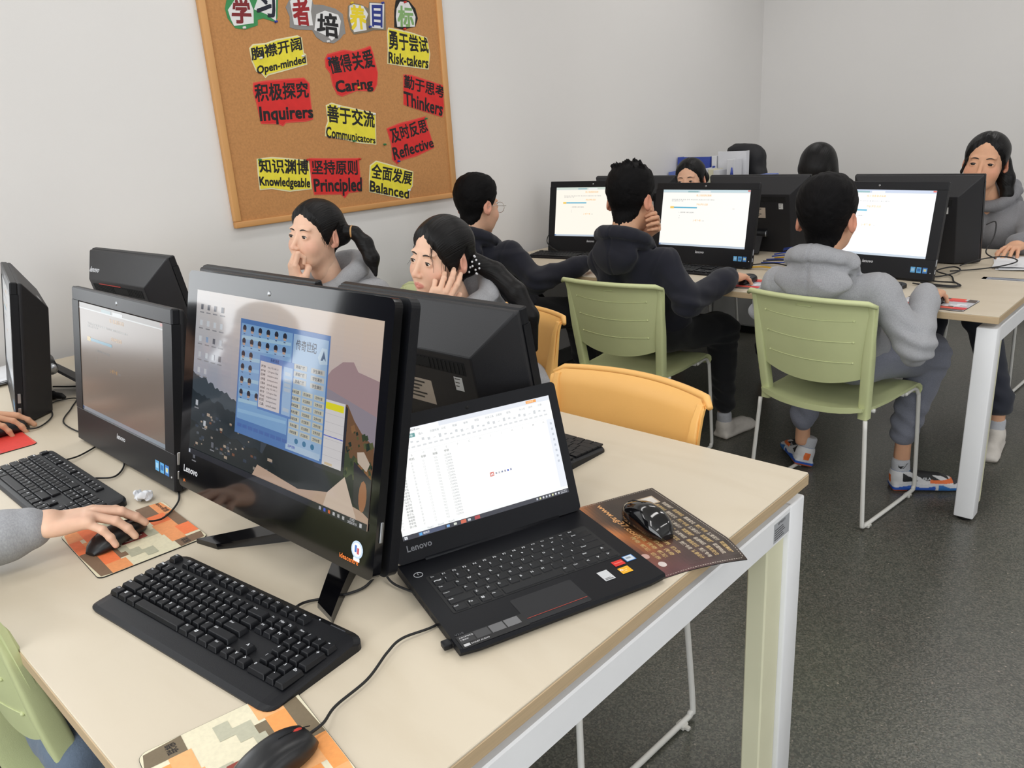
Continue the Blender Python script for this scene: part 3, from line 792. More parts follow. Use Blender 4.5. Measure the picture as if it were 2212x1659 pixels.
    PL([(.585, .33), (.60, .27), (.62, .27), (.625, .36), (.595, .37)], rgb(200, 222, 240), 15); PL([(.597, .345), (.608, .285), (.618, .345), (.61, .33), (.604, .345)], rgb(60, 90, 130), 16)
    for i in range(3):
        for j in range(2): R(.49 + .072 * j, .40 + .045 * i, .545 + .072 * j, .432 + .045 * i, rgb(208, 206, 200), 15); T('学生演示' if j else '屏幕广播', .498 + .072 * j, .427 + .045 * i, .018, rgb(60, 60, 66), 16, .04)
    for i in range(7):
        for j in range(3):
            a, q = .484 + .049 * j, .555 + .042 * i; R(a, q, a + .042, q + .03, rgb(216, 214, 196), 15); T(['系统设置', '网络影院', '文件分发'][j], a + .005, q + .025, .016, rgb(64, 64, 70), 16, .03)
    for j in range(3): PL([(.52 + .034 * j + .008 * math.cos(t * PI / 5), .872 + .018 * math.sin(t * PI / 5)) for t in range(10)], rgb(70, 130, 170), 15)
    R(.475, .90, A1 - .01, .94, rgb(190, 214, 238), 14); T('远程控制', .485, .925, .016, rgb(70, 80, 190), 15)
    for k in range(9): R(A0 + .012 + .027 * k, .885, A0 + .034 + .027 * k, .908, rgb(84, 118, 186), 15)
    # dialog in front
    R(.335, .40, .49, .75, rgb(104, 144, 208), 18); R(.339, .435, .438, .735, rgb(232, 222, 222), 19); R(.447, .435, .486, .735, rgb(170, 200, 234), 19); T('系统消息', .385, .428, .02, rgb(40, 60, 120), 19)
    for k in range(10): T(['程序', 'ping', '目录', '记录器', '记事本', 'cmd', '命令', 'Word', '网页', '工具'][k], .344, .475 + .027 * k, .015, rgb(70, 66, 70), 20, .022); T(['ping 192.168.1.1', 'C:Program Files', 'mspaint.exe', 'notepad.exe', 'cmd.exe'][k % 5], .375, .475 + .027 * k, .013, rgb(110, 106, 110), 20, .05)
    for q in (.465, .505, .535, .565, .69): R(.453, q, .48, q + .022, rgb(196, 210, 226), 20)
    rm[0] = lambda a, q: (a, q)
    R(0, .965, 1, 1, rgb(40, 42, 50), 22); R(.004, .972, .014, .994, rgb(220, 226, 236), 23)
    for k in range(6): R(.78 + .022 * k, .975, .79 + .022 * k, .992, rgb(*[(190, 190, 196), (70, 100, 220), (226, 110, 60), (210, 210, 214), (190, 190, 190), (200, 200, 200)][k]), 23)
    T('15:02', .925, .98, .013, rgb(226, 226, 230), 23); T('2023/3/15', .915, .996, .013, rgb(226, 226, 230), 23); R(.968, .974, .978, .994, rgb(220, 220, 224), 23)
    s = p.build('screen', m_scr_mid, c); s.matrix_local = M
    F = front(-0.0143)
    for nm, t, h, mm, x, z in (('logo', 'Lenovo', 0.0125, m_logo, -0.262, 0.030), ('model_name', 'ideacentre', 0.0075, m_orange, 0.205, 0.014), ('speaker_mark', 'JBL', 0.006, m_orange, -0.262, 0.010)):
        o = text_obj(nm, t, h, mm, F, b, x, z, bold=0.02); o.matrix_local = M
    pr = Paint(F, 0.0002); cx, cz = 0.243, 0.036
    pr.poly([(cx + .013 * math.cos(t * PI / 10), cz + .013 * math.sin(t * PI / 10)) for t in range(20)], rgb(190, 208, 226), 1); pr.poly([(cx + .010 * math.cos(t * PI / 10), cz + .010 * math.sin(t * PI / 10)) for t in range(20)], rgb(240, 242, 246), 2)
    pr.rect(cx - .005, cz - .004, cx - .0005, cz + .006, rgb(70, 110, 180), 3); pr.rect(cx + .0005, cz - .006, cx + .005, cz + .003, rgb(190, 80, 90), 3); pr.rect(cx - .007, cz - .017, cx + .007, cz - .012, rgb(236, 238, 240), 1)
    o = pr.build('round_sticker', m_card, b); o.matrix_local = M
    w_ = MB().cyl((-0.02, -0.0146, 0.372), (-0.02, -0.0138, 0.372), 0.004, n=12).build('webcam', m_chrome, b); w_.matrix_local = M
    MB().box((0.2795, -0.008, 0.055), (0.2825, -0.003, 0.085), 0.001, M).build('power_button', m_chrome, c)
    # chin wedge and pedestal
    col = MB(); P = []
    for y, z, hw in ((0.115, 0.20, .07), (0.135, 0.13, .07), (0.115, 0.05, .075), (0.09, 0.012, .08)): P.append([(sx * hw, y + e, z) for sx, e in ((-1, 0), (1, 0), (1, .02), (-1, .02))])
    col.grid(P[::-1], smooth=False, wrap=True); col.build('stand_column', m_blk2, c)
    for sx in (-1, 1):
        f = MB(); P = []
        for t in range(9):
            q = t / 8; x = sx * (0.06 + 0.115 * q ** 1.15); y = 0.12 - 0.15 * q; hw = 0.036 - 0.009 * q; th = 0.024 - 0.014 * q
            P.append([(x - hw, y + hw * .2 * sx, 0.0), (x + hw, y - hw * .2 * sx, 0.0), (x + hw * .9, y - hw * .2 * sx, th), (x - hw * .9, y + hw * .2 * sx, th)])
        f.grid(P, smooth=False, wrap=True); f.add(P[-1], [(0, 1, 2, 3)]); f.add(P[0], [(3, 2, 1, 0)])
        f.build('stand_foot', m_gloss, c)
    return c
make_big()

# ---------------------------------------------------------------- keyboards
m_key = mat('black_keycap', rgb(18, 19, 23), 0.45, vary=0.06, vscale=30, bump=0.1, bscale=1500, spec=.3)
m_leg = mat('white_legend', rgb(214, 216, 220), 0.5)
U = 0.01905
def layout():
    K = []; g = 0.0
    def row(y, items, x=0.0, h=1):
        for it in items:
            if isinstance(it, (int, float)): x += it; continue
            t, w = it if isinstance(it, tuple) else (it, 1); K.append((t, x, y, w, h)); x += w
    row(0, ['Esc', 1, 'F1', 'F2', 'F3', 'F4', .5, 'F5', 'F6', 'F7', 'F8', .5, 'F9', 'F10', 'F11', 'F12', .25, 'Prt', 'Scr', 'Pse'])
    y = 1.35
    row(y, ['~', '1', '2', '3', '4', '5', '6', '7', '8', '9', '0', '-', '=', ('Back', 2), .25, 'Ins', 'Hm', 'Pu', .25, 'Num', '/', '*', '-'])
    row(y + 1, [('Tab', 1.5), *'QWERTYUIOP[]', ('\\', 1.5), .25, 'Del', 'End', 'Pd', .25, '7', '8', '9'])
    row(y + 2, [('Caps', 1.75), *'ASDFGHJKL;\'', ('Enter', 2.25), 3.5, '4', '5', '6'])
    row(y + 3, [('Shift', 2.25), *'ZXCVBNM,./', ('Shift', 2.75), 1.25, '^', 1.25, '1', '2', '3'])
    row(y + 4, [('Ctrl', 1.25), ('Win', 1.25), ('Alt', 1.25), ('', 6.25), ('Alt', 1.25), ('Win', 1.25), ('=', 1.25), ('Ctrl', 1.25), .25, '<', 'v', '>', .25, ('0', 2), '.'])
    K.append(('+', 21.5, y + 1, 1, 2)); K.append(('En', 21.5, y + 3, 1, 2))
    return K
def key_mesh(name, t, w, h, tall, taper, gap, legend_h=0.0045):
    mb = MB(); a, b = w * U - gap, h * U - gap
    q0 = [(gap / 2, -b - gap / 2), (a + gap / 2, -b - gap / 2), (a + gap / 2, -gap / 2), (gap / 2, -gap / 2)]
    q1 = [(gap / 2 + taper, -b - gap / 2 + taper * 1.2), (a + gap / 2 - taper, -b - gap / 2 + taper * 1.2), (a + gap / 2 - taper, -gap / 2 - taper * .5), (gap / 2 + taper, -gap / 2 - taper * .5)]
    v = [(x, y, 0) for x, y in q0] + [(x, y, tall) for x, y in q1]
    bm = bmesh.new(); vs = [bm.verts.new(p) for p in v]
    for f in [(3, 2, 1, 0), (4, 5, 6, 7), (0, 1, 5, 4), (1, 2, 6, 5), (2, 3, 7, 6), (3, 0, 4, 7)]: bm.faces.new([vs[i] for i in f])
    bmesh.ops.bevel(bm, geom=bm.edges[:], offset=0.0008, segments=1, affect='EDGES', profile=.5)
    mb.bm(bm, mi=0)
    if t:
        if t == 'Win':
            x, y = q1[0][0] + .003, q1[2][1] - .007
            for i in range(2):
                for j in range(2): mb.add([(x + i * .0026, y + j * .0026, tall + .0002), (x + i * .0026 + .0022, y + j * .0026, tall + .0002), (x + i * .0026 + .0022, y + j * .0026 + .0022, tall + .0002), (x + i * .0026, y + j * .0026 + .0022, tall + .0002)], [(0, 1, 2, 3)], mi=1)
        else:
            g, f, asp = glyphs(t, 0.02); hh = legend_h if len(t) < 3 else legend_h * .7
            if t in '-=.,': hh *= .35
            ww = min(asp * hh, a - 2 * taper - .003)
            mb.add([(q1[0][0] + .002 + x * ww, q1[2][1] - .002 - hh + y * hh, tall + .0002) for x, y in g], f, mi=1)
    return mb.mesh(name)
def add_keys(parent, kb, K, x0, y0, z, tall, taper, gap, limit=100, slope=0.0, mats=None, group=None):
    mats = mats or [m_key, m_leg]; rest = None; n = 0; cache = {}
    for t, x, y, w, h in K:
        key = (t, w, h)
        if key not in cache: cache[key] = key_mesh('key', t, w, h, tall, taper, gap)
        me = cache[key]; px, py = x0 + x * U, y0 - y * U
        if n < limit:
            o = bpy.data.objects.new('key', me); COL.objects.link(o); o.parent = parent
            if not me.materials: [me.materials.append(m) for m in mats]
            o.location = (px, py, z + slope * py); n += 1
        else:
            rest = rest or MB(); rest.add([(p.co.x + px, p.co.y + py, p.co.z + z + slope * py) for p in me.vertices], [tuple(f.vertices) for f in me.polygons]); 
            rest.mi[-len(me.polygons):] = [f.material_index for f in me.polygons]
    if rest: tag(rest.build('remaining_keys', mats, parent), kind='stuff')
def make_keyboard(name_label, loc, rz, full=True, depth=0.165, width=0.448, palm=True, tall=0.0075, base=0.014):
    k = thing('keyboard', name_label, 'keyboard', loc, rz)
    w2 = width / 2; fr = -depth / 2; bk = depth / 2; b = MB()
    slope = 0.055
    def zt(y): return base + slope * (y)
    prof = [(fr, 0.0), (fr - 0.001, 0.004), (fr + 0.006, base * .62 + .0), (fr + 0.035, zt(fr + .035)), (bk - 0.012, zt(bk)), (bk, zt(bk) - 0.006), (bk, 0.0)] if palm else [(fr, 0), (fr, .004), (fr + .004, zt(fr)), (bk - .004, zt(bk)), (bk, zt(bk) - .004), (bk, 0)]
    P = []
    ts = [0, .003, .008, .016, .028, .05]; ts = ts + [.1 + .08 * k for k in range(11)] + [1 - q for q in reversed(ts)]
    for t in ts:
        x = -w2 + width * t
        e = 1 - abs(2 * t - 1); s = min(1, (e * w2 / 0.022)); inset = 0.016 * (1 - math.sqrt(max(0, 1 - (1 - s) ** 2)))
        dz = -0.004 * (1 - s) ** 2
        P.append([(x, y + (inset if y < 0 else -inset * .9), max(0, z + (dz if z > .005 else 0))) for y, z in prof])
    # denser at the ends
    b.grid(P, smooth=False); b.add(P[0], [tuple(range(len(prof)))]); b.add(P[-1], [tuple(range(len(prof) - 1, -1, -1))])
    b.add([P[0][0], P[0][-1], P[-1][-1], P[-1][0]], [(0, 1, 2, 3)])
    b.build('case', m_blk, k)
    K = layout(); kw = 22.5 * U; sc = 1.0
    ktop = bk - 0.014 if palm else bk - 0.012
    well = MB().box((-kw / 2 - .001, ktop - 6.45 * U, zt(0) - .006), (kw / 2 + .001, ktop + .001, zt(0) - .003)); 
    if full:
        add_keys(k, None, K, -kw / 2, ktop, zt(0) - .0005, tall, 0.0022 if palm else 0.0008, 0.0018, slope=slope)
    else:
        m = MB()
        for t, x, y, w, h in K:
            px, py = -kw / 2 + x * U, ktop - y * U
            m.box((px + .001, py - h * U + .001, zt(py) - .001), (px + w * U - .001, py - .001, zt(py) + .003), 0.0006)
        m.build('key_block', m_key, k)
    if palm:
        p = Paint(lambda u, v, h: (u, v, zt(v) + h)); p.rect(0.165, bk - .011, 0.195, bk - .009, rgb(60, 62, 68), 1); p.build('status_panel', m_card, k)
        MB().ball((0.142, bk - .01, zt(bk) - .0002), .0012, n=8).build('status_light', m_leg, k)
    return k
make_keyboard('large black keyboard with palm rest at the front of the near desk', (-0.464, -0.985, 0.75), 0.115)
make_keyboard('flat black keyboard beside the crumpled tissue on the near desk', (-1.225, -0.968, 0.75), 0.0, depth=0.145, palm=False, tall=0.004, base=0.012, width=0.444)
make_keyboard('black keyboard whose corner shows behind the laptop lid', (-0.607, -0.2, 0.75), PI, full=False, depth=0.135, palm=False, width=0.446)
make_keyboard('black keyboard in front of the grey hooded boy', (-0.61, 1.745, 0.75), -0.1, full=False, depth=0.145, palm=False, width=0.444)
make_keyboard('black keyboard in front of the boy resting his hand on his chin', (-1.33, 1.76, 0.75), 0.0, full=False, depth=0.145, palm=False, width=0.444)
make_keyboard('black keyboard in front of the boy wearing glasses', (-2.10, 1.86, 0.75), 0.14, full=False, depth=0.145, palm=False, width=0.444)
# ---------------------------------------------------------------- cork notice board with cut-out cards
CARDS = [
  ('yellow card reading Open-minded','Y',[(0.3959,1.7817),(0.4116,1.7939),(0.4684,1.799),(0.522,1.815),(0.6199,1.8329),(0.6356,1.8265),(0.6359,1.7674),(0.6455,1.7638),(0.6453,1.7296),(0.5287,1.7043),(0.4551,1.688),(0.4439,1.6785),(0.4339,1.6932),(0.4103,1.7009),(0.3983,1.7371)],
    [('胸襟开阔',[(0.3943,1.7832),(0.6334,1.8333),(0.6338,1.7835),(0.3955,1.7386)]),('Open-minded',[(0.4113,1.7165),(0.6438,1.7622),(0.643,1.7241),(0.4082,1.6784)])]),
  ('red card reading Caring','R',[(0.7472,1.7474),(0.7605,1.7643),(0.8468,1.7828),(0.8983,1.7782),(0.9534,1.7908),(0.99,1.8032),(0.9984,1.7802),(1.007,1.7309),(1.0138,1.6956),(1.0031,1.6483),(0.9834,1.6217),(0.8905,1.6256),(0.8079,1.6022),(0.7869,1.6094),(0.7703,1.6438),(0.7639,1.6946),(0.7459,1.7168)],
    [('懂得关爱',[(0.7516,1.7531),(0.9925,1.7934),(1.0053,1.7191),(0.7631,1.6901)]),('Caring',[(0.7781,1.6607),(0.9788,1.672),(0.9814,1.6188),(0.7814,1.598)])]),
  ('yellow card reading Risk-takers','Y',[(1.1018,1.8645),(1.1083,1.8823),(1.1483,1.878),(1.2386,1.8665),(1.3314,1.8484),(1.3407,1.7811),(1.3237,1.7157),(1.1698,1.7296),(1.0841,1.7376),(1.0964,1.797)],
    [('勇于尝试',[(1.1061,1.8781),(1.3334,1.8503),(1.3367,1.7841),(1.0982,1.7982)]),('Risk-takers',[(1.093,1.784),(1.3313,1.7624),(1.3238,1.7169),(1.0865,1.7377)])]),
  ('red card reading Inquirers','R',[(0.389,1.6513),(0.4306,1.6564),(0.4953,1.6615),(0.623,1.6694),(0.6438,1.65),(0.6382,1.5946),(0.6383,1.5103),(0.6026,1.5047),(0.5075,1.5036),(0.492,1.4904),(0.4738,1.4994),(0.3969,1.5022),(0.3914,1.5774),(0.3843,1.6251)],
    [('积极探究',[(0.3888,1.6502),(0.6383,1.6583),(0.635,1.5963),(0.3832,1.5839)]),('Inquirers',[(0.395,1.5624),(0.6452,1.5608),(0.6422,1.4999),(0.3904,1.4944)])]),
  ('red card reading Thinkers','R',[(1.1721,1.6841),(1.2143,1.6812),(1.3338,1.653),(1.4229,1.6334),(1.4029,1.5821),(1.4029,1.5432),(1.388,1.4968),(1.2732,1.5272),(1.1553,1.5583)],
    [('勤于思考',[(1.1725,1.6872),(1.4231,1.6347),(1.4118,1.5787),(1.1649,1.6304)]),('Thinkers',[(1.1593,1.6138),(1.4027,1.5575),(1.3882,1.4981),(1.1564,1.5539)])]),
  ('yellow card reading Communicators','Y',[(0.7208,1.5591),(0.7474,1.5671),(0.7968,1.5544),(0.9,1.5342),(0.9767,1.52),(0.9693,1.4688),(0.9619,1.3895),(0.8651,1.4039),(0.7696,1.4267),(0.698,1.439),(0.7071,1.4734),(0.7216,1.4959)],
    [('善于交流',[(0.7219,1.5659),(0.9716,1.5292),(0.9648,1.4598),(0.7164,1.495)]),('Communicators',[(0.704,1.4764),(0.9619,1.4172),(0.9605,1.3909),(0.6967,1.4304)])]),
  ('red card reading Reflective','R',[(1.04,1.4505),(1.1178,1.4691),(1.1878,1.4791),(1.2781,1.4951),(1.2823,1.4564),(1.2954,1.4169),(1.3151,1.3537),(1.2028,1.3245),(1.0962,1.3091),(1.0771,1.2944),(1.0545,1.3151),(1.059,1.3779)],
    [('及时反思',[(1.0482,1.4502),(1.2754,1.4875),(1.2897,1.4289),(1.06,1.3854)]),('Reflective',[(1.0556,1.3656),(1.3098,1.3999),(1.3172,1.3555),(1.0622,1.3095)])]),
  ('yellow card reading Knowledgeable','Y',[(0.3526,1.3602),(0.4171,1.3613),(0.5081,1.3495),(0.589,1.3382),(0.587,1.283),(0.5845,1.2245),(0.501,1.2265),(0.4803,1.2256),(0.3967,1.245),(0.3447,1.2442),(0.3486,1.3025)],
    [('知识渊博',[(0.3543,1.3628),(0.59,1.3439),(0.5814,1.2835),(0.3532,1.3104)]),('Knowledgeable',[(0.3469,1.2926),(0.5869,1.2655),(0.5777,1.2181),(0.3441,1.2482)])]),
  ('red card reading Principled','R',[(0.6009,1.346),(0.7182,1.3351),(0.8539,1.3288),(0.8499,1.2493),(0.8597,1.2361),(0.849,1.1904),(0.7788,1.1909),(0.7565,1.1703),(0.7403,1.1885),(0.6017,1.1991),(0.5991,1.2703)],
    [('坚持原则',[(0.6069,1.3398),(0.8453,1.3233),(0.8399,1.2612),(0.6011,1.2831)]),('Principled',[(0.6047,1.261),(0.8587,1.2454),(0.8499,1.1696),(0.6008,1.1933)])]),
  ('yellow card reading Balanced','Y',[(0.9199,1.2933),(0.9545,1.3095),(1.0257,1.2886),(1.166,1.2457),(1.1536,1.1844),(1.1336,1.1664),(1.1234,1.1225),(1.0235,1.151),(0.8997,1.1824),(0.9069,1.232)],
    [('全面发展',[(0.9278,1.3039),(1.168,1.2475),(1.1461,1.1883),(0.9162,1.2406)]),('Balanced',[(0.9073,1.2288),(1.1311,1.168),(1.1236,1.1245),(0.8981,1.1825)])]),
]
TITLES = [
  ('green backed title card with one red and one dark blue character',(62,140,84),[(0.3293,1.9621),(0.3132,1.9222),(0.3184,1.8882),(0.3444,1.8547),(0.3855,1.8513),(0.4434,1.8688),(0.4471,1.8893),(0.4729,1.8956),(0.5214,1.885),(0.5365,1.8986),(0.5513,1.9661),(0.5471,1.9963),(0.4599,1.9953),(0.3683,1.9841)],[[(0.3239,1.9179),(0.3639,1.9604),(0.421,1.964),(0.4337,1.9239),(0.4263,1.8757),(0.3398,1.862),(0.331,1.8839)],[(0.4366,1.9265),(0.4696,1.981),(0.5466,1.9937),(0.5282,1.8879),(0.4882,1.9116)]],
    [('学',(122,34,40),[(0.3546,1.9579),(0.4176,1.9618),(0.4189,1.8754),(0.3315,1.874)]),('习',(24,26,44),[(0.4621,1.9905),(0.5375,1.9956),(0.5277,1.9033),(0.4467,1.9044)])]),
  ('grey backed title card with one red and one black character',(140,138,136),[(0.6159,1.9855),(0.5826,1.9422),(0.596,1.9066),(0.5893,1.8671),(0.6212,1.8605),(0.6956,1.8607),(0.712,1.8343),(0.744,1.8162),(0.7968,1.8122),(0.8321,1.8299),(0.8535,1.8501),(0.865,1.8532),(0.8623,1.9306),(0.8256,1.9505),(0.7671,1.9606),(0.7187,1.9605),(0.7102,1.9916)],[[(0.6062,1.9669),(0.635,1.9816),(0.7149,1.9788),(0.7006,1.933),(0.7021,1.8797),(0.664,1.8755),(0.611,1.8785),(0.608,1.9385)],[(0.7265,1.9237),(0.7707,1.9394),(0.8051,1.9331),(0.8363,1.9265),(0.847,1.9023),(0.8274,1.8464),(0.7877,1.823),(0.7688,1.8389),(0.706,1.8611)]],
    [('者',(150,30,36),[(0.6115,1.9672),(0.6915,1.981),(0.6904,1.8792),(0.6146,1.8802)]),('培',(26,26,28),[(0.7357,1.9252),(0.8273,1.9288),(0.827,1.8342),(0.717,1.848)])]),
  ('brown backed title card with one yellow and one blue character',(128,118,100),[(0.8954,1.9653),(0.9209,1.9778),(0.9654,1.9749),(1.0052,1.9603),(1.013,1.9877),(1.1007,1.9885),(1.0913,1.8758),(1.0196,1.8731),(0.9833,1.8631),(0.9094,1.852),(0.8936,1.871),(0.8856,1.9152)],[[(0.9028,1.9657),(0.924,1.9736),(0.9759,1.9688),(0.998,1.9374),(0.9799,1.9084),(0.9807,1.8716),(0.9107,1.8605),(0.9028,1.8826),(0.8947,1.9267)],[(1.0139,1.9833),(1.0946,1.9847),(1.076,1.881),(1.0038,1.8822)]],
    [('养',(230,206,40),[(0.9048,1.9691),(0.9779,1.9672),(0.983,1.8773),(0.8938,1.8722)]),('目',(36,52,130),[(1.0249,1.9738),(1.0815,1.9759),(1.069,1.8882),(1.0159,1.8906)])]),
  ('black backed title card with one pale green character',(24,24,24),[(1.151,1.9568),(1.1655,2.0038),(1.2077,2.0122),(1.2443,2.0058),(1.2783,1.9754),(1.2884,1.9343),(1.2682,1.8975),(1.1903,1.8825),(1.1417,1.8894)],[[(1.1649,1.9691),(1.1895,1.9995),(1.2393,1.9996),(1.2604,1.9685),(1.2737,1.9395),(1.2639,1.8974),(1.1586,1.893),(1.156,1.9338)]],
    [('标',(128,168,106),[(1.1754,1.9802),(1.2577,1.9801),(1.2581,1.8983),(1.1621,1.8944)])]),
]
PINS = [ ('white',0.7656,1.8185),('white',0.433,1.7479),('white',0.6311,1.7592),('white',0.9685,1.5185),('white',0.7784,1.5549),('white',1.129,1.1649),('white',0.3793,1.8571),('red',0.8577,1.3285),('red',0.5865,1.3441),('red',1.2141,1.9981),('red',1.1971,1.884),('blue',0.7585,1.7515),('blue',0.9981,1.8853),('blue',1.0826,1.3036),('blue',0.5246,1.8852),('blue',1.0831,1.9874),('green',1.01,1.3838),('green',1.2773,1.4887),('green',0.3588,1.3598),('green',0.8387,1.4083),('yellow',0.8992,1.6325),('yellow',0.9135,1.9773) ]
def cork():
    m = mat('cork', rgb(190, 136, 84), 0.9, vary=0.10, vscale=120, bump=0.35, bscale=600); return m
m_pine = mat('pine_frame', rgb(214, 160, 100), 0.5, vary=0.16, vscale=9, stretch=(1, 1, 0.12))
m_ply = mat('pine_frame_bottom', rgb(208, 152, 92), 0.5, vary=0.16, vscale=9, stretch=(1, 0.12, 1))
bd = thing('notice_board', 'large cork notice board in a pine frame hung on the white wall', 'notice board', (XW, 0.825, 1.575))
by0, by1, bz0, bz1 = -0.62, 0.62, -0.475, 0.525
MB().box((0.001, by0 + .02, bz0 + .02), (0.014, by1 - .02, bz1 - .02)).build('cork_panel', cork(), bd)
for nm, lo, hi, mm in (('frame_rail', (0, by0, bz0), (0.024, by1, bz0 + .026), m_ply), ('frame_rail', (0, by0, bz1 - .026), (0.024, by1, bz1), m_ply),
                       ('frame_stile', (0, by0, bz0 + .026), (0.0235, by0 + .03, bz1 - .026), m_pine), ('frame_stile', (0, by1 - .034, bz0 + .026), (0.0235, by1, bz1 - .026), m_pine)):
    MB().box(lo, hi, 0.004, seg=2).build(nm, mm, bd)
XC = XW + 0.0142
m_pY = mat('yellow_card', rgb(232, 218, 62), 0.8, vary=0.05, vscale=30, bump=0.1, bscale=900); m_pR = mat('red_card', rgb(214, 44, 42), 0.8, vary=0.06, vscale=30, bump=0.1, bscale=900)
m_pW = mat('white_card', rgb(226, 226, 226), 0.8, vary=0.02); m_ink = mat('black_ink', rgb(20, 20, 22), 0.7)
m_edge = mat('pale_card_edge', rgb(226, 220, 176), 0.8, vary=0.03); m_redge = mat('light_red_edge', rgb(220, 74, 66), 0.8, vary=0.03)
def yz(c): return (lambda p: (p[0], p[1]))
def card_slab(pts, x0, x1, m, name, parent, grow=0.0):
    """paper cut-out standing x0..x1 off the board; (y,z) outline"""
    cy = sum(p[0] for p in pts) / len(pts); cz = sum(p[1] for p in pts) / len(pts)
    if grow:
        n = len(pts); out = []
        a = sum(pts[i][0] * pts[(i + 1) % n][1] - pts[(i + 1) % n][0] * pts[i][1] for i in range(n)); sg = 1 if a > 0 else -1
        for i in range(n):
            p, q, r = (Vector(pts[i - 1]), Vector(pts[i]), Vector(pts[(i + 1) % n]))
            d = ((q - p).normalized() + (r - q).normalized()); d = d.normalized() if d.length > 1e-6 else Vector((1, 0))
            out.append((q.x + d.y * sg * grow, q.y - d.x * sg * grow))
        pts = out
    ox, oy, oz = parent.location
    bm = bmesh.new(); vs = [bm.verts.new((x0 - ox, y - oy, z - oz)) for y, z in pts]; f = bm.faces.new(vs)
    r = bmesh.ops.extrude_face_region(bm, geom=[f]); bmesh.ops.translate(bm, vec=(x1 - x0, 0, 0), verts=[e for e in r['geom'] if isinstance(e, bmesh.types.BMVert)])
    bmesh.ops.recalc_face_normals(bm, faces=bm.faces[:]); bmesh.ops.triangulate(bm, faces=[q for q in bm.faces if len(q.verts) > 4])
    mb = MB(); mb.bm(bm); return mb.build(name, m, parent)
def card_text(txt, quad, x, m, name, parent, bold):
    g, f0, asp = glyphs(txt, 0.0); q = [np.array(p) for p in quad]; ox, oy, oz = parent.location; v = []; f = []
    for k, (dx, dy) in enumerate(((0, 0), (bold, bold), (-bold, bold), (bold, -bold), (-bold, -bold))):
        f += [tuple(i + len(v) for i in t) for t in f0]
        for a, b in g:
            a = a + dx / asp; b = b + dy
            p = (q[3] * (1 - a) + q[2] * a) * (1 - b) + (q[0] * (1 - a) + q[1] * a) * b; v.append((x - ox + k * 4e-5, p[0] - oy, p[1] - oz))
    me = bpy.data.meshes.new(name); me.from_pydata(v, [], f); return link(name, me, m, parent)
for lab, c, o, tx in CARDS:
    cen = (XC, sum(p[0] for p in o) / len(o), sum(p[1] for p in o) / len(o))
    t = thing('word_card', lab + ' pinned to the cork board', 'card', cen, group='cut out word cards')
    card_slab(o, XC, XC + .0012, m_edge if c == 'Y' else m_redge, 'backing', t, 0.006)
    card_slab(o, XC + .0012, XC + .0022, m_pY if c == 'Y' else m_pR, 'paper', t)
    for s, q in tx: card_text(s, q, XC + .0025, m_ink, 'lettering', t, 0.034 if ord(s[0]) < 256 else 0.026)
for lab, bc, o, wh, tx in TITLES:
    cen = (XC, sum(p[0] for p in o) / len(o), sum(p[1] for p in o) / len(o))
    t = thing('title_card', lab + ' at the board top', 'card', cen, group='title cards along the board top')
    card_slab(o, XC, XC + .0015, mat('title_backing_%d_%d' % bc[:2], rgb(*bc), 0.8, vary=0.05, vscale=30), 'backing', t)
    for w in wh: card_slab(w, XC + .0015, XC + .0027, m_pW, 'paper', t)
    for s, cc, q in tx: card_text(s, q, XC + .003, mat('title_ink_%d_%d' % cc[:2], rgb(*cc), 0.7), 'lettering', t, 0.034)
PC = {'white': (236, 236, 236), 'red': (206, 40, 36), 'blue': (40, 60, 160), 'green': (40, 120, 70), 'yellow': (236, 200, 50)}
near = {}
for c, y, z in PINS:
    best = min(CARDS + TITLES, key=lambda k: min((p[0] - y) ** 2 + (p[1] - z) ** 2 for p in k[2]))
    nm = best[0].split(' reading ')[-1] if ' reading ' in best[0] else best[0].split(' card')[0].replace(' backed title', '') + ' title card'
    same = [k for k in near if k[0] == c and k[1] == nm]; near[(c, nm, y)] = 1
    side = '' if not [1 for k in PINS if k is not None and k[0] == c and k != (c, y, z) and min(CARDS + TITLES, key=lambda m: min((p[0] - k[1]) ** 2 + (p[1] - k[2]) ** 2 for p in m[2])) is best] else None
    if side is None:
        o = [k for k in PINS if k[0] == c and k != (c, y, z) and min(CARDS + TITLES, key=lambda m: min((p[0] - k[1]) ** 2 + (p[1] - k[2]) ** 2 for p in m[2])) is best][0]
        side = ('left ' if y < o[1] else 'right ') if abs(y - o[1]) > abs(z - o[2]) else ('upper ' if z > o[2] else 'lower ')
    p = thing('push_pin', '%s%s push pin %s the %s' % (side, c, 'by' if 'card' in nm else 'in', nm if 'card' in nm else nm + ' card'), 'pin', (XC + .0026, y, z), group='push pins on the board')
    mp = mat('pin_' + c, rgb(*PC[c]), 0.3)
    MB().tube([(0, 0, 0), (.002, 0, 0), (.003, 0, 0), (.009, 0, 0), (.0105, 0, 0), (.012, 0, 0)], [.005, .005, .003, .0028, .0045, .0045], 10).build('pin_head', mp, p)
# unseen dark panel along this wall, added for its reflection in the glossy monitor
tag(MB().box((XW + .001, -3.5, 0), (XW + .05, -2.42, 2.1), 0.004).build('reflection_panel_1', mat('dark_blue_panel', rgb(26, 30, 52), 0.4)), kind='structure')

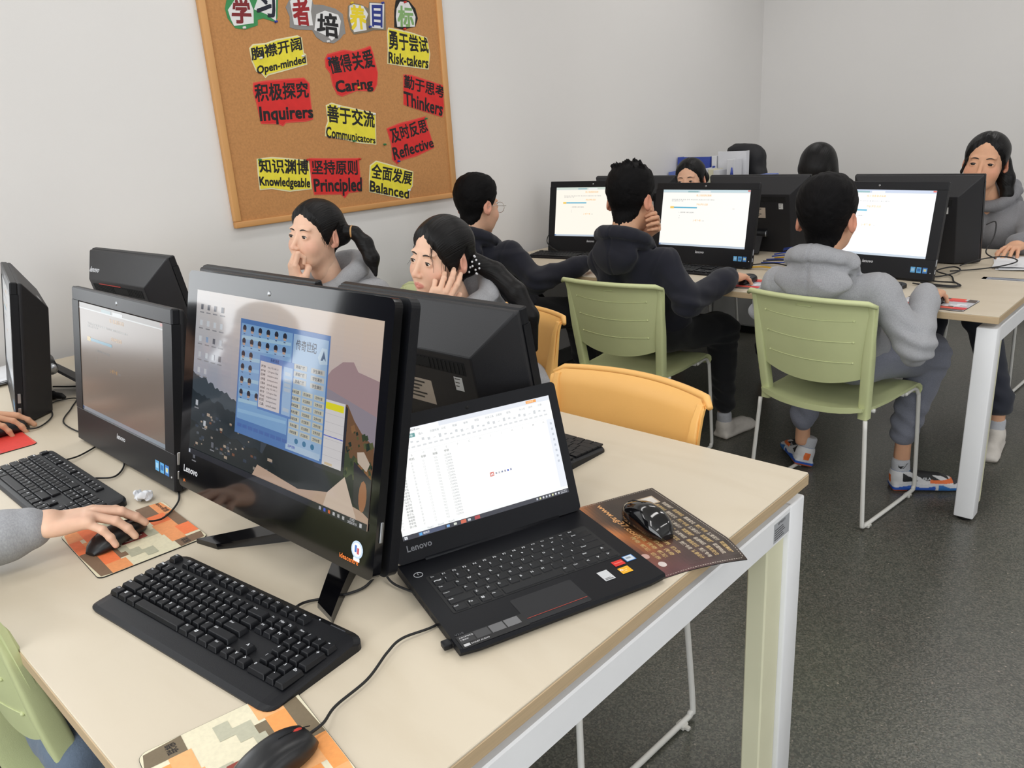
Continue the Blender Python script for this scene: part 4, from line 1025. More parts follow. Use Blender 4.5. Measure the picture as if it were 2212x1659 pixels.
# ---------------------------------------------------------------- laptop
m_lap = mat('laptop_black', rgb(15, 16, 21), 0.42, vary=0.04, vscale=6, bump=0.08, bscale=1500, spec=.18)
lp = thing('laptop', 'open black laptop showing a spreadsheet at the desk end', 'laptop', (-0.182, -0.615, 0.75), 1.234)
lw, ld = 0.342, 0.25
b = MB(); P = []
for x in [-lw / 2 + lw * k / 12 for k in range(13)]:
    e = 0.004 if abs(x) > lw / 2 - .01 else 0
    P.append([(x, -ld / 2 + .004 + e, .003), (x, -ld / 2 + e, .010), (x, -ld / 2 + .003 + e, .0145), (x, ld / 2 - .004, .0205), (x, ld / 2, .017), (x, ld / 2, .004)])
b.grid(P, smooth=False); b.add(P[0], [tuple(range(6))]); b.add(P[-1], [tuple(range(5, -1, -1))]); b.add([P[0][0], P[0][5], P[12][5], P[12][0]], [(0, 1, 2, 3)])
for sx in (-1, 1):
    for sy in (-1, 1): b.cyl((sx * .14, sy * .1, 0), (sx * .14, sy * .1, .004), .008, n=10)
base = b.build('base', m_lap, lp)
zl = lambda y: .0145 + (.006) * (y + ld / 2) / ld
DECK = lambda u, v, h: (u, v, zl(v) + .0003 + h)
kl = []
rows = [(0, [('Esc', 1)] + [('F%d' % k, .93) for k in range(1, 13)] + [('Ins', .93), ('Del', .93)], .62), (.66, [('~', 1)] + [(c, 1) for c in '1234567890-='] + [('Back', 2.0)], 1),
        (1.66, [('Tab', 1.5)] + [(c, 1) for c in 'QWERTYUIOP[]'] + [('\\', 1.5)], 1), (2.66, [('CapsLk', 1.75)] + [(c, 1) for c in 'ASDFGHJKL;\''] + [('Enter', 2.25)], 1),
        (3.66, [('Shift', 2.25)] + [(c, 1) for c in 'ZXCVBNM,./'] + [('Shift', 1.75), ('^', 1)], 1), (4.66, [('Ctrl', 1.25), ('Fn', 1), ('Win', 1), ('Alt', 1), ('', 5.5), ('Alt', 1), ('Ctrl', 1.25), ('<', 1), ('v', 1), ('>', 1)], 1)]
ks = 0.285 / 15.0; U0 = U; U = ks * 1.0
for y, it, h in rows:
    x = 0
    for t, w in it: kl.append((t, x, y, w, h)); x += w
add_keys(lp, None, kl, -.1425, .066, zl(0) - .0012, .0022, .0006, .0024, slope=.024)
U = U0
wl = Paint(DECK, .0001); wl.poly(rrect(.291, .110, .004, 3, 0, .066 - .0535), rgb(11, 12, 15), 0)
wl.build('keyboard_well', m_card, base)
tp = Paint(DECK, .0002); tp.poly(rrect(.104, .062, .003, 3, -.012, -.088), rgb(19, 20, 25), 0); tp.build('touchpad', m_card, base)
rl = Paint(DECK, .0002); rl.rect(-.062, -.1085, .038, -.1075, rgb(170, 60, 44), 2); rl.build('red_touchpad_line', m_card, base)
def deck_sticker(name, u, v, w, h, col, inner):
    p = Paint(DECK, .0002); p.rect(u, v, u + w, v + h, col, 1)
    for (a, b_, c_, d, cc) in inner: p.rect(u + a * w, v + b_ * h, u + c_ * w, v + d * h, cc, 2)
    return p
deck_sticker('r', .118, -.066, .019, .014, rgb(216, 44, 34), [(.1, .45, .9, .6, rgb(230, 120, 110))]).build('red_sticker', m_card, base)
deck_sticker('b', .141, -.064, .018, .016, rgb(70, 130, 200), [(.08, .08, .92, .92, rgb(206, 216, 226)), (.2, .4, .7, .7, rgb(120, 170, 220))]).build('processor_sticker', m_card, base)
yp = deck_sticker('y', .116, -.0885, .019, .0165, rgb(240, 176, 30), [(.3, .55, .7, .62, rgb(250, 226, 160)), (.3, .3, .6, .36, rgb(250, 226, 160))]); yp.text('n', .1175, -.081, .005, rgb(255, 255, 255), 3); yp.build('yellow_sticker', m_card, base)
qs = deck_sticker('q', .083, -.0905, .018, .026, rgb(206, 208, 210), [(.12, .08, .88, .14, rgb(90, 90, 92)), (.12, .2, .7, .25, rgb(90, 90, 92))]); qs.build('serial_sticker', m_card, base)
fs = Paint(DECK, .0002); fs.rect(-.166, -.121, -.064, -.093, rgb(20, 20, 22), 1)
for k in range(4):
    fs.rect(-.164 + .0235 * k, -.111, -.1425 + .0235 * k, -.094, rgb(*[(46, 46, 48), (64, 64, 66), (104, 104, 106), (112, 112, 114)][k]), 2)
fs.text('V310', -.165, -.0915, .0045, rgb(80, 82, 86), 2); fs.text('人体工程学键盘', -.163, -.1, .003, rgb(206, 206, 208), 3); fs.text('便携设计', -.163, -.105, .003, rgb(206, 206, 208), 3); fs.text('DOLBY AUDIO', -.152, -.1175, .003, rgb(200, 200, 202), 3); fs.rect(-.163, -.1185, -.154, -.113, rgb(190, 190, 192), 3)
fs.build('feature_sticker', m_card, base)
pw = MB(); pw.tube([(-.152 + .007 * math.cos(k * PI / 12), .079 + .007 * math.sin(k * PI / 12), zl(.079) + .0004) for k in range(24)], .0005, 6, closed=True); pw.box((-.1524, .079, zl(.079)), (-.1516, .083, zl(.079) + .0008)); pw.build('power_button', m_logo, base)
pt_ = MB()
for k, (y0, y1) in enumerate(((.07, .085), (.045, .06), (.012, .03), (-.01, .004), (-.035, -.018))): pt_.box((-lw / 2 - .0002, y0, .006), (-lw / 2 + .004, y1, .0115), .0005)
pt_.build('side_ports', m_dark, base)
LT = Matrix.Translation((0, ld / 2 - .006, .017)) @ Matrix.Rotation(-math.radians(19), 4, 'X')
ll = MB(); lh = .232
ll.prism(rrect(lw, lh, .008, 4, 0, lh / 2 + .004), .0, .005, axis='y'); lid = ll.build('lid', m_lap, lp); lid.matrix_local = LT
hb = MB(); hb.cyl((-.125, ld / 2 - .005, .018), (.125, ld / 2 - .005, .018), .0075); hb.build('hinge_bar', m_lap, lp)
su0, su1, sv0, sv1 = -.1545, .1545, .040, .214
p = Paint(lambda u, v, h: (u, -.0053 - h, v), .00008); w, hh = su1 - su0, sv1 - sv0
X = lambda a: su0 + a * w
Yv = lambda q: sv1 - q * hh
R = lambda a, b_, c_, d, col, l=1: p.rect(X(a), Yv(d), X(c_), Yv(b_), col, l)
T = lambda s, a, q, h, col, l=4, w_=None: p.text(s, X(a), Yv(q), h * hh, col, l, bold=.01, w=None if w_ is None else w_ * w)
R(0, 0, 1, 1, rgb(253, 254, 251), 0); R(0, 0, 1, .045, rgb(226, 230, 238)); R(.06, .004, .32, .045, rgb(250, 250, 250), 2); R(0, .045, 1, .10, rgb(250, 251, 250)); R(0, .225, 1, .228, rgb(230, 233, 234), 2)
R(.85, .008, .915, .036, rgb(240, 160, 70), 3); T('立即登录', .856, .03, .018, rgb(250, 220, 180)); T('学生上机信息登记表.xlsx', .085, .034, .02, rgb(120, 124, 130)); R(.068, .012, .08, .036, rgb(70, 150, 130), 3)
R(.135, .055, .18, .092, rgb(90, 150, 150), 3); T('开始', .142, .085, .022, rgb(240, 246, 246))
gt = rgb(176, 180, 184); dk = rgb(120, 122, 124)
for k, s in enumerate(('插入', '页面布局', '公式', '数据', '审阅', '视图', '开发工具', '云服务', '查找')): T(s, .20 + .065 * k, .085, .022, gt)
for k, s in enumerate(('未上云', '协作', '分享')): T(s, .80 + .06 * k, .085, .022, gt)
for k in range(30):
    a = .02 + .032 * k; R(a, .115 + .01 * (k % 3), a + .014, .14 + .01 * (k % 2), rgb(206, 209, 212), 3)
    R(a, .175, a + .02, .19, rgb(216, 218, 220), 3)
for k, s in enumerate('ABCDEFGHIJKLMN'): T(s, .07 + .066 * k, .262, .018, rgb(190, 192, 194))
R(.04, .245, .10, .268, rgb(210, 222, 230), 2)
for k, s in enumerate(('姓名', '性别', '年龄', '班级', '学校')): T(s, .055 + .066 * k, .30, .024, dk)
nm = ['赵文一', '周日明', '李雨心', '张晓宇', '王子涵', '刘思远', '陈一诺', '杨梓轩', '黄天佑', '吴佳怡', '徐若溪', '孙浩然', '马云飞', '朱可欣', '胡宇轩', '林书豪', '郭子墨', '何雨桐', '高俊熙', '罗安琪', '梁小雨']
for i in range(21):
    q = .335 + .0285 * i
    T(nm[i], .048, q, .021, rgb(140, 142, 144)); T('男' if i % 2 else '女', .125, q, .019, rgb(200, 202, 204)); T('12', .19, q, .017, rgb(206, 208, 210)); T('702', .255, q, .017, rgb(200, 202, 204)); T('123456', .315, q, .018, rgb(186, 188, 192)); R(.04, q + .006, .95, q + .0072, rgb(238, 240, 238), 1); T(str(i + 2), .01, q, .014, rgb(204, 206, 208))
R(.955, .235, 1, .93, rgb(232, 236, 244), 1)
for k in range(8): R(.972, .27 + .055 * k, .984, .292 + .055 * k, rgb(190, 196, 206), 2)
R(.548, .60, .572, .64, rgb(214, 110, 96), 3); R(.553, .608, .567, .632, rgb(252, 244, 242), 4); T('S', .555, .632, .026, rgb(206, 70, 60), 5)
for k in range(6): R(.582 + .018 * k, .612, .591 + .018 * k, .63, rgb(*[(150, 156, 170), (190, 190, 196), (120, 130, 160), (150, 150, 170), (40, 80, 190), (130, 136, 170)][k]), 3)
R(0, .93, 1, .955, rgb(244, 246, 246), 2); T('Sheet1', .14, .95, .016, gt); T('Sheet2', .2, .95, .016, gt); T('Sheet3', .26, .95, .016, gt)
R(0, .957, 1, 1, rgb(26, 29, 46), 3)
for k in range(2):
    for j in range(2): R(.008 + .009 * k, .966 + .014 * j, .0155 + .009 * k, .978 + .014 * j, rgb(236, 240, 246), 4)
R(.085, .961, .235, .997, rgb(60, 72, 104), 4); R(.09, .967, .106, .992, rgb(80, 160, 220), 5); T('搜网页', .112, .988, .02, rgb(226, 230, 240), 5)
for k, c in enumerate(((120, 170, 226), (214, 218, 206), (206, 92, 60), (196, 200, 206), (170, 50, 52))): R(.245 + .041 * k, .963 if k in (2, 4) else .968, .262 + .041 * k + (.014 if k in (2, 4) else 0), .996 if k in (2, 4) else .99, rgb(*c), 4)
for k in range(8): R(.79 + .02 * k, .969, .80 + .02 * k, .988, rgb(*[(200, 204, 214), (220, 224, 170), (216, 218, 224), (200, 206, 214)][k % 4]), 4)
T('15:02 周三', .948, .976, .011, rgb(226, 228, 236), 4, .04); T('2023/3/15', .948, .993, .011, rgb(226, 228, 236), 4, .04)
s = p.build('screen', m_scr_lap, lp); s.matrix_local = LT
o = text_obj('logo', 'Lenovo', .0105, m_logo_d, lambda x, z, h: (x, -.0051 - h, z), lid, -.152, .021, bold=.015)
MB().cyl((0.0, -.0053, .225), (0, -.004, .225), .003, n=12).build('webcam', m_dark, lid)
ub = thing('usb_receiver', 'small black receiver plugged into the side of the laptop', 'receiver', (0, 0, 0), mw=lp.matrix_basis.copy())
ub.location = lp.location; ub.rotation_euler = lp.rotation_euler
MB().box((-lw / 2 - .014, -.098, .004), (-lw / 2 - .001, -.084, .0125), .0015, seg=2).build('cap', m_blk, ub); MB().box((-lw / 2 - .001, -.096, .0055), (-lw / 2 + .0, -.086, .0105)).build('connector', m_chrome, ub)

# ---------------------------------------------------------------- mouse pads
m_pad = mat('woven_pad_print', None, 0.75, attr=True, vary=0.05, vscale=200)
def pad_slab(name, label, w, d, loc, rz, rows, group, writing, sink=None, edge=(40, 38, 36)):
    t = thing('mouse_pad', label, 'mouse pad', loc, rz, group)
    o = rrect(w, d, .012, 5)
    MB().prism(o, 0, .002).build('rubber_base', mat('pad_base_%d' % edge[0], rgb(*edge), .8), t)
    pr = Paint(lambda u, v, h: (u, v, .00215 + h), .0001)
    o2 = rrect(w - .001, d - .001, .012, 5); pr.poly(o2, rows[0], 0)
    for (u0, v0, u1, v1, c) in rows[1]:
        a, b_, c_, d_ = [(k - .5) * s for k, s in ((u0, w - .002), (v0, d - .002), (u1, w - .002), (v1, d - .002))]
        pts = [(a, b_), (c_, b_), (c_, d_), (a, d_)]
        r = .0045
        for i, (x, y) in enumerate(pts):
            if abs(x) > w / 2 - .003 and abs(y) > d / 2 - .003: pts[i] = (x - math.copysign(r, x), y - math.copysign(r, y))
        pr.poly(pts, c, 1 + .12 * rows[1].index((u0, v0, u1, v1, c)))
    for tx, q, c in writing: pr.quad_text(tx, [((a - .5) * w, (b_ - .5) * d) for a, b_ in q], c, 4, .02)
    pr.build('printed_top', m_pad, t)
    return t
def blocks(a, b_, c_, d, e, f):
    """a,b oranges; c brown; d cream; e grey; f red tile"""
    return (d, [(0, 0, .22, .14, a), (.22, 0, .5, .10, b_), (.5, 0, 1, .12, c_), (.0, .14, .3, .30, b_), (.3, .10, .62, .30, a), (.62, .12, .82, .26, b_), (.82, .12, 1, .30, a), (.55, .26, .8, .34, c_),
                (0, .72, .25, .86, c_), (0, .86, .3, 1, a), (.25, .72, .45, .9, b_), (.3, .9, .6, 1, c_), (.45, .70, .68, .9, a), (.60, .86, .82, 1, b_), (.68, .72, .86, .86, a), (.86, .74, 1, 1, c_),
                (.06, .34, .2, .5, e), (.12, .5, .3, .62, e), (.5, .55, .62, .70, e), (.72, .34, .86, .46, e), (.8, .46, .94, .56, e), (.62, .3, .72, .38, e), (.36, .36, .60, .60, f)])
PK = [rgb(232, 152, 96), rgb(238, 122, 70), rgb(124, 98, 76), rgb(222, 214, 184), rgb(178, 176, 152), rgb(138, 62, 52)]
PK2 = [rgb(240, 176, 118), rgb(240, 160, 90), rgb(120, 106, 84), rgb(228, 220, 192), rgb(186, 184, 162), rgb(146, 66, 56)]
PR = [rgb(212, 70, 74), rgb(224, 90, 72), rgb(92, 82, 76), rgb(190, 190, 196), rgb(226, 226, 230), rgb(60, 56, 60)]
ink = rgb(40, 34, 30); cream = rgb(236, 226, 206)
wr = [('敢为', [(.385, .57), (.575, .57), (.575, .39), (.385, .39)], cream), ('lenovo联想', [(.02, .97), (.26, .97), (.26, .91), (.02, .91)], ink), ('联想', [(.88, .85), (.97, .85), (.97, .78), (.88, .78)], ink)]
gp = 'orange block patterned mouse pads'
pad_slab('p', 'orange and cream block mouse pad under the hand beside the flat keyboard', .222, .188, (-.857, -.949, .75), -.06, blocks(*PK), gp, wr)
pad_slab('p', 'orange and cream block mouse pad cut by the bottom edge of the photo', .222, .188, (-.171, -1.102, .75), PI - .17, blocks(*PK2), gp, wr)
gr = 'red block patterned mouse pads'
pad_slab('p', 'red and grey block mouse pad under the right hand of the grey hooded boy', .222, .188, (-.218, 1.567, .75), -.04, blocks(*PR), gr, [('联想', [(.45, .55), (.6, .55), (.6, .4), (.45, .4)], ink)])
pad_slab('p', 'red block mouse pad under the right hand of the boy resting his chin', .222, .188, (-.975, 1.60, .75), .03, blocks(*PR), gr, [])
pad_slab('p', 'red block mouse pad under the fingertips at the far left edge', .222, .188, (-1.675, -.985, .75), -.02, (PR[1], [(0, .0, 1, .2, PR[2]), (.5, .2, 1, .6, PR[0]), (0, .2, .5, .7, PR[1]), (.4, .6, 1, 1, rgb(220, 60, 50))]), gr, [])
# game themed pad that curls over the desk edge
gpad = thing('mouse_pad', 'dark brown printed mouse pad curling over the desk edge beside the laptop', 'mouse pad', (-.206, -.234, .75), -.40)
pw_, pd_ = .272, .225
def gp_z(u, v):
    ca, sa = math.cos(-.40), math.sin(-.40); x = -.206 + ca * (u) - sa * (v); ex = max(0, x + .004)
    return .0015 - ex * ex * 4.0 - ex * .12
def gp_pt(u, v, h): return (u, v, gp_z(u, v) + h)
NX, NY = 30, 20
def fillc(u, v):
    x = u / pw_; y = v / pd_ + 1
    glow = math.exp(-((y - .30 + .12 * math.sin(7 * x)) / .14) ** 2) * (1 - .75 * max(0, x - .55) / .45)
    base_ = np.array((52, 40, 32)) * (1 - glow) + np.array((196, 120, 62)) * glow
    pk = max(0, (x - .45) / .55) * max(0, 1 - abs(y - .25) / .7); base_ = base_ * (1 - .8 * pk) + np.array((112, 54, 66)) * .8 * pk
    tz = math.sin(19 * x + 11 * y) * math.sin(23 * y - 7 * x); base_ = base_ * (1 + .12 * tz)
    return rgb(*np.clip(base_, 0, 255))
pp = Paint(gp_pt, .0001); NX, NY = 46, 34
for i in range(NX):
    for j in range(NY):
        u0, v0 = pw_ * i / NX, -pd_ + pd_ * j / NY; u1, v1 = u0 + pw_ / NX, v0 + pd_ / NY
        pp.rect(u0, v0, u1, v1, fillc((u0 + u1) / 2, (v0 + v1) / 2), 0)
sc_ = rgb(216, 206, 192)
for k in range(60):
    for y_ in (-.004,): pp.rect(.004 + .264 * k / 60, y_ - .0008, .004 + .264 * (k + .6) / 60, y_, sc_, 2)
for k in range(46):
    pp.rect(.003, -.222 + .216 * k / 46, .0038, -.222 + .216 * (k + .6) / 46, sc_, 2); pp.rect(pw_ - .004, -.222 + .216 * k / 46, pw_ - .0032, -.222 + .216 * (k + .6) / 46, sc_, 2)
gold, pale = rgb(206, 176, 120), rgb(206, 194, 176)
for i in range(5):
    for j in range(6):
        pp.text(['联盟荣耀', '极速响应', '精准定位', '竞技专用', '防滑设计'][(i + j) % 5], .062 + .033 * j, -.022 - .014 * i, .0085, gold if (i + j) % 2 else pale, 3, w=.028)
for i in range(4):
    for j in range(3): pp.text(['畅玩', '世界', '热血', '传奇'][(i + j) % 4], .14 + .03 * j, -.10 - .013 * i, .008, gold, 3, w=.024)
pp.quad_text('www.ag37.com', [(.012, -.118), (.15, -.118), (.15, -.134), (.012, -.134)], rgb(230, 170, 110), 3)
pp.quad_text('真人在线 开战', [(.10, -.168), (.20, -.168), (.20, -.186), (.10, -.186)], rgb(230, 200, 170), 3)
for cx, cy, r, c in ((.205, -.150, .008, (210, 170, 160)), (.238, -.14, .008, (224, 212, 206))):
    pp.poly([(cx + r * math.cos(t * PI / 8), cy + r * .8 * math.sin(t * PI / 8)) for t in range(16)], rgb(*c), 2)
pp.rect(.028, -.055, .058, -.02, rgb(196, 176, 150), 2); pp.rect(.031, -.052, .055, -.023, rgb(220, 214, 206), 3)
pp.build('printed_top', m_gloss_print, gpad)
g = MB(); A = [[gp_pt(pw_ * i / 30, -pd_ + pd_ * j / 16, -.0001) for j in range(17)] for i in range(31)]; B = [[(x, y, z - .0014) for x, y, z in r] for r in A]
g.grid(A); g.grid([r[::-1] for r in B]); g.grid([B[0], A[0]]); g.grid([A[-1], B[-1]]); g.grid([[r[0] for r in A], [r[0] for r in B]]); g.grid([[r[-1] for r in B], [r[-1] for r in A]])
g.build('rubber_base', m_rub, gpad)

# ---------------------------------------------------------------- mice and their leads
m_mouse = mat('mouse_black', rgb(21, 22, 25), 0.36, vary=0.03); m_mouse_g = mat('mouse_gloss_black', rgb(12, 12, 14), 0.1, coat=0.5, vary=0.02)
def mouse_body(w, l, h, side=False):
    P = []; n = 20
    for i in range(15):
        t = i / 14; y = -l / 2 + l * t; s = math.sin(PI * (0.03 + 0.94 * t)) ** 0.42
        hw = w / 2 * s * (0.94 + 0.08 * math.cos(PI * 2 * t)); hh = h * (math.sin(PI * (0.05 + 0.80 * t ** 0.85)) ** 0.7) * (1.0 if t < .9 else 1.0)
        hh = max(hh, h * .28) if 0 < i < 14 else h * .22
        r = []
        for k in range(n):
            a = 2 * PI * k / n; cx, sx_ = math.cos(a), math.sin(a)
            x = hw * math.copysign(abs(cx) ** .75, cx); z = (hh * .32 + (hh * .68) * math.copysign(abs(sx_) ** .85, sx_)) if sx_ > 0 else hh * .32 + hh * .32 * math.copysign(abs(sx_) ** .5, sx_)
            r.append((x, y, z + .0008))
        P.append(r)
    mb = MB(); mb.grid(P, wrap=True); mb.add(P[0], [tuple(range(n - 1, -1, -1))], smooth=True); mb.add(P[-1], [tuple(range(n))], smooth=True)
    return mb
def make_mouse(label, loc, rz, w=.062, l=.112, h=.036, gloss=False, cable=None, wheel=m_red, simple=False):
    t = thing('computer_mouse', label, 'mouse', loc, rz)
    b = mouse_body(w, l, h); mm = m_mouse_g if gloss else m_mouse
    b.build('body', mm, t)
    if not simple:
        ht = h * .80
        MB().ball((0, l * .30, ht - .003), (.0032, .012, .006)).build('scroll_wheel', wheel, t)
        MB().tube([(0, l * .12 + l * .38 * k / 8, h * (math.sin(PI * (0.05 + 0.80 * (.62 + .38 * k / 8) ** 0.85)) ** 0.7) * 1.0 + .001) for k in range(9)], .0007, 6).build('button_split', m_dark, t)
    if cable:
        M = (Matrix.Translation(loc) @ Matrix.Rotation(rz, 4, 'Z')).inverted()
        MB().tube([M @ q for q in bez(cable, 8)], .0019, 8).build('lead', m_rub, t)
    return t
def bigm(loc, rz, y): return Matrix.Translation(loc) @ Matrix.Rotation(rz, 4, 'Z') @ Vector((0, y, .012))
mD = ((-.146, -1.086, .7524), .12)
make_mouse('black mouse with a red wheel on the pad at the bottom edge', mD[0], mD[1], cable=[bigm(*mD, .054), bigm(*mD, .075), (-.176, -.98, .757), (-.185, -.925, .757), (-.206, -.875, .759), (-.216, -.840, .757), (-.205, -.785, .754), (-.228, -.735, .754), (-.30, -.755, .755), (-.357, -.755, .758), (-.40, -.73, .79), (-.42, -.76, .86)])
mC = ((-.862, -.975, .7524), .30)
make_mouse('black mouse with a red wheel held by the grey sleeved hand', mC[0], mC[1], h=.029, cable=[bigm(*mC, .054), (-.872, -.888, .757), (-.92, -.835, .755), (-.99, -.80, .755), (-1.02, -.775, .79)])
make_mouse('glossy black wireless mouse on the dark printed pad', (-.128, -.368, .7520), PI / 2 - .35, w=.066, l=.112, h=.041, gloss=True, wheel=m_dark)
make_mouse('black mouse on the red pad under the grey hooded boy hand', (-.222, 1.575, .7524), .05, simple=True)
make_mouse('black mouse on the red pad under the navy boy hand', (-.95, 1.615, .7524), .0, simple=True)
make_mouse('black mouse touched by fingers at the far left edge', (-1.712, -.925, .7524), .0, simple=True, cable=[(-1.70, -.90, .765), (-1.68, -.86, .755), (-1.75, -.80, .754), (-1.88, -.76, .754), (-1.86, -.70, .756), (-1.78, -.74, .754), (-1.66, -.80, .754), (-1.5, -.79, .754), (-1.45, -.74, .77)])

# ---------------------------------------------------------------- cables and small things
m_cab = mat('black_cable', rgb(20, 20, 22), 0.5); m_cby = mat('yellow_cable', rgb(206, 160, 40), 0.5); m_cbb = mat('blue_cable', rgb(34, 66, 160), 0.45)
def cable(label, pts, m, r=.0025, name='cable'):
    o = MB().tube(bez(pts, 8), r, 8).build(name, m); return tag(o, label, 'cable')
cable('black cord running from the large keyboard to the big monitor stand', [(-.40, -.893, .76), (-.405, -.87, .755), (-.375, -.82, .754), (-.372, -.78, .754), (-.41, -.73, .757), (-.46, -.69, .80)], m_cab, .0022)
cable('thin black cord from the flat keyboard up behind the dim screen', [(-1.36, -.893, .758), (-1.37, -.86, .755), (-1.41, -.80, .754), (-1.44, -.75, .757), (-1.40, -.70, .78)], m_cab, .002)
cable('thin black cord looping out beneath the dim screen', [(-1.19, -.892, .757), (-1.17, -.86, .754), (-1.22, -.82, .754), (-1.32, -.79, .754)], m_cab, .002)
cable('tangled black cord crossing behind the side turned monitor', [(-2.05, -.70, .757), (-1.97, -.64, .757), (-1.92, -.55, .76), (-1.97, -.48, .757), (-2.06, -.43, .76), (-2.0, -.37, .757), (-1.9, -.42, .76), (-1.84, -.50, .757), (-1.72, -.52, .76)], m_cab)
cable('second black cord behind the side turned monitor', [(-2.10, -.62, .757), (-2.0, -.54, .757), (-1.88, -.55, .762), (-1.8, -.60, .76), (-1.7, -.62, .757)], m_cab)
cable('yellow network cable behind the side turned monitor', [(-2.12, -.60, .762), (-2.0, -.60, .766), (-1.90, -.57, .768), (-1.80, -.50, .77), (-1.65, -.46, .765)], m_cby, .003)
cable('thick black power cord coiled behind the dim screen', [(-1.83, -.70, .757), (-1.76, -.66, .757), (-1.72, -.58, .76), (-1.80, -.55, .765), (-1.86, -.60, .763), (-1.82, -.68, .76), (-1.70, -.68, .758), (-1.58, -.66, .76)], m_cab, .0042)
pl = thing('power_plug', 'black power plug lying behind the side turned monitor', 'plug', (-1.93, -.735, .75), .35)
MB().tube([(-.03, 0, .012), (-.005, 0, .012), (0, 0, .012), (.03, 0, .012), (.045, 0, .009)], [.013, .013, .010, .009, .004], 12).build('plug_body', m_rub, pl)
for k in range(4): MB().tube([(.034 + .004 * k, 0, .0105), (.036 + .004 * k, 0, .0105)], [.0072, .0072], 10).build('strain_relief', m_cab, pl) if k == 0 else None
def sheet(name, label, cat, loc, rz, w, d, m, n=12, amp=.004, seed=1, stack=1, fold=0):
    t = thing(name, label, cat, loc, rz); r = random.Random(seed)
    for s in range(stack):
        z0 = .0012 + s * .003; ph = r.random() * 6; ox, oy, ang = (r.random() - .5) * .03 * (s > 0), (r.random() - .5) * .03 * (s > 0), (r.random() - .5) * .3 * (s > 0)
        A = [[((-w / 2 + w * i / n) * math.cos(ang) - (-d / 2 + d * j / n) * math.sin(ang) + ox, (-w / 2 + w * i / n) * math.sin(ang) + (-d / 2 + d * j / n) * math.cos(ang) + oy, z0 + amp * (1 + math.sin(ph + 5 * i / n + 3 * j / n)) * .5) for j in range(n + 1)] for i in range(n + 1)]
        g = MB(); g.grid(A); g.grid([[(x, y, z - .0006) for x, y, z in q][::-1] for q in A]); g.build('leaf', m, t)
    return t
m_paper = mat('white_paper', rgb(226, 227, 230), 0.8, vary=0.02)
sheet('papers', 'loose white papers on the far desk beside the right monitor', 'paper', (-.13, 2.43, .75), .25, .21, .297, m_paper, stack=3, seed=5)
sheet('papers', 'white papers on the near desk against the left wall', 'paper', (-2.33, -.83, .75), .15, .21, .297, m_paper, stack=3, seed=8, amp=.012)
ic = thing('name_card', 'pale grey printed card on the far desk near its right end', 'card', (-.098, 2.085, .75), .06)
pr = Paint(lambda u, v, h: (u, v, .0009 + h), .0001); pr.rect(-.10, -.024, .10, .024, rgb(186, 188, 192), 0); pr.rect(-.085, -.017, .06, .018, rgb(166, 170, 180), 1)
for k in range(5): pr.rect(-.07, -.012 + .006 * k, .02 + .01 * (k % 3), -.009 + .006 * k, rgb(130, 136, 150), 2)
pr.build('printed_face', m_card, ic); MB().box((-.10, -.024, 0), (.10, .024, .0009)).build('card_body', m_paper, ic)
def crumple(name, label, loc, r, m, seed, flat_=1.0, cat='tissue'):
    s = SDF((-r[0] * 1.5, -r[1] * 1.5, -r[2] * 1.5), (r[0] * 1.5, r[1] * 1.5, r[2] * 1.5), max(r) / 22); s.ell((0, 0, 0), r)
    V, F = s.mesh(); N = vnormals(V, F); a = np.abs(fbm(V, 1.6 / max(r), seed, 4)); V = V + N * ((a - .5) * 1.1 * min(r))[:, None]; V[:, 2] += r[2] * .5 * np.sign(np.sin(V[:, 0] * 160 + V[:, 1] * 90)) * .5
    V[:, 2] = np.maximum(V[:, 2], -r[2] * .8); V[:, 2] += r[2] * .8
    t = soft(name, [(V, F)], m, None, False); t.location = loc; return tag(t, label, cat)
m_tis = mat('white_tissue', rgb(226, 228, 232), 0.85, vary=0.03)
crumple('crumpled_tissue', 'crumpled white tissue beside the flat keyboard', (-1.003, -.868, .7505), (.03, .02, .011), m_tis, 3)
crumple('crumpled_tissue', 'crumpled white tissue on top of the stand leg by the left wall', (-1.995, -.66, .838), (.02, .014, .02), m_tis, 6) if False else None
# far desk cables
rr = random.Random(11)
cable('black cord looped beside the right bright screen', [(-.40, 1.98, .757), (-.33, 2.02, .757), (-.29, 2.12, .765), (-.33, 2.18, .768), (-.37, 2.10, .762), (-.30, 2.04, .757), (-.26, 1.93, .757), (-.22, 1.86, .757), (-.28, 1.83, .76), (-.36, 1.87, .757)], m_cab, .003)
cable('second black cord looped beside the right bright screen', [(-.41, 1.93, .759), (-.32, 1.91, .757), (-.24, 1.88, .763), (-.23, 1.83, .757), (-.31, 1.82, .757), (-.38, 1.84, .757)], m_cab, .003)
cable('black cord arching over the loose white papers', [(-.33, 2.28, .757), (-.27, 2.36, .775), (-.20, 2.42, .78), (-.14, 2.36, .776), (-.17, 2.26, .77), (-.25, 2.22, .757), (-.33, 2.14, .757)], m_cab, .0028)
cable('black cord hanging from the right rear monitor', [(-.30, 2.50, .90), (-.27, 2.52, .91), (-.265, 2.50, .85), (-.28, 2.46, .79), (-.25, 2.50, .757)], m_cab, .0028)
for k in range(6):
    y = 2.02 + .05 * k; cable('blue network cable %s the tangle between the middle monitors' % ('lowest in', 'second in', 'third in', 'fourth in', 'fifth in', 'topmost in')[k], [(-1.10, y + .05 * rr.random(), .757 + .006 * k), (-1.02, y - .04 + .08 * rr.random(), .765 + .008 * k), (-.95, y + .05 * rr.random(), .76 + .009 * k), (-.86, y - .05 * rr.random(), .757 + .006 * k)], m_cbb, .003)
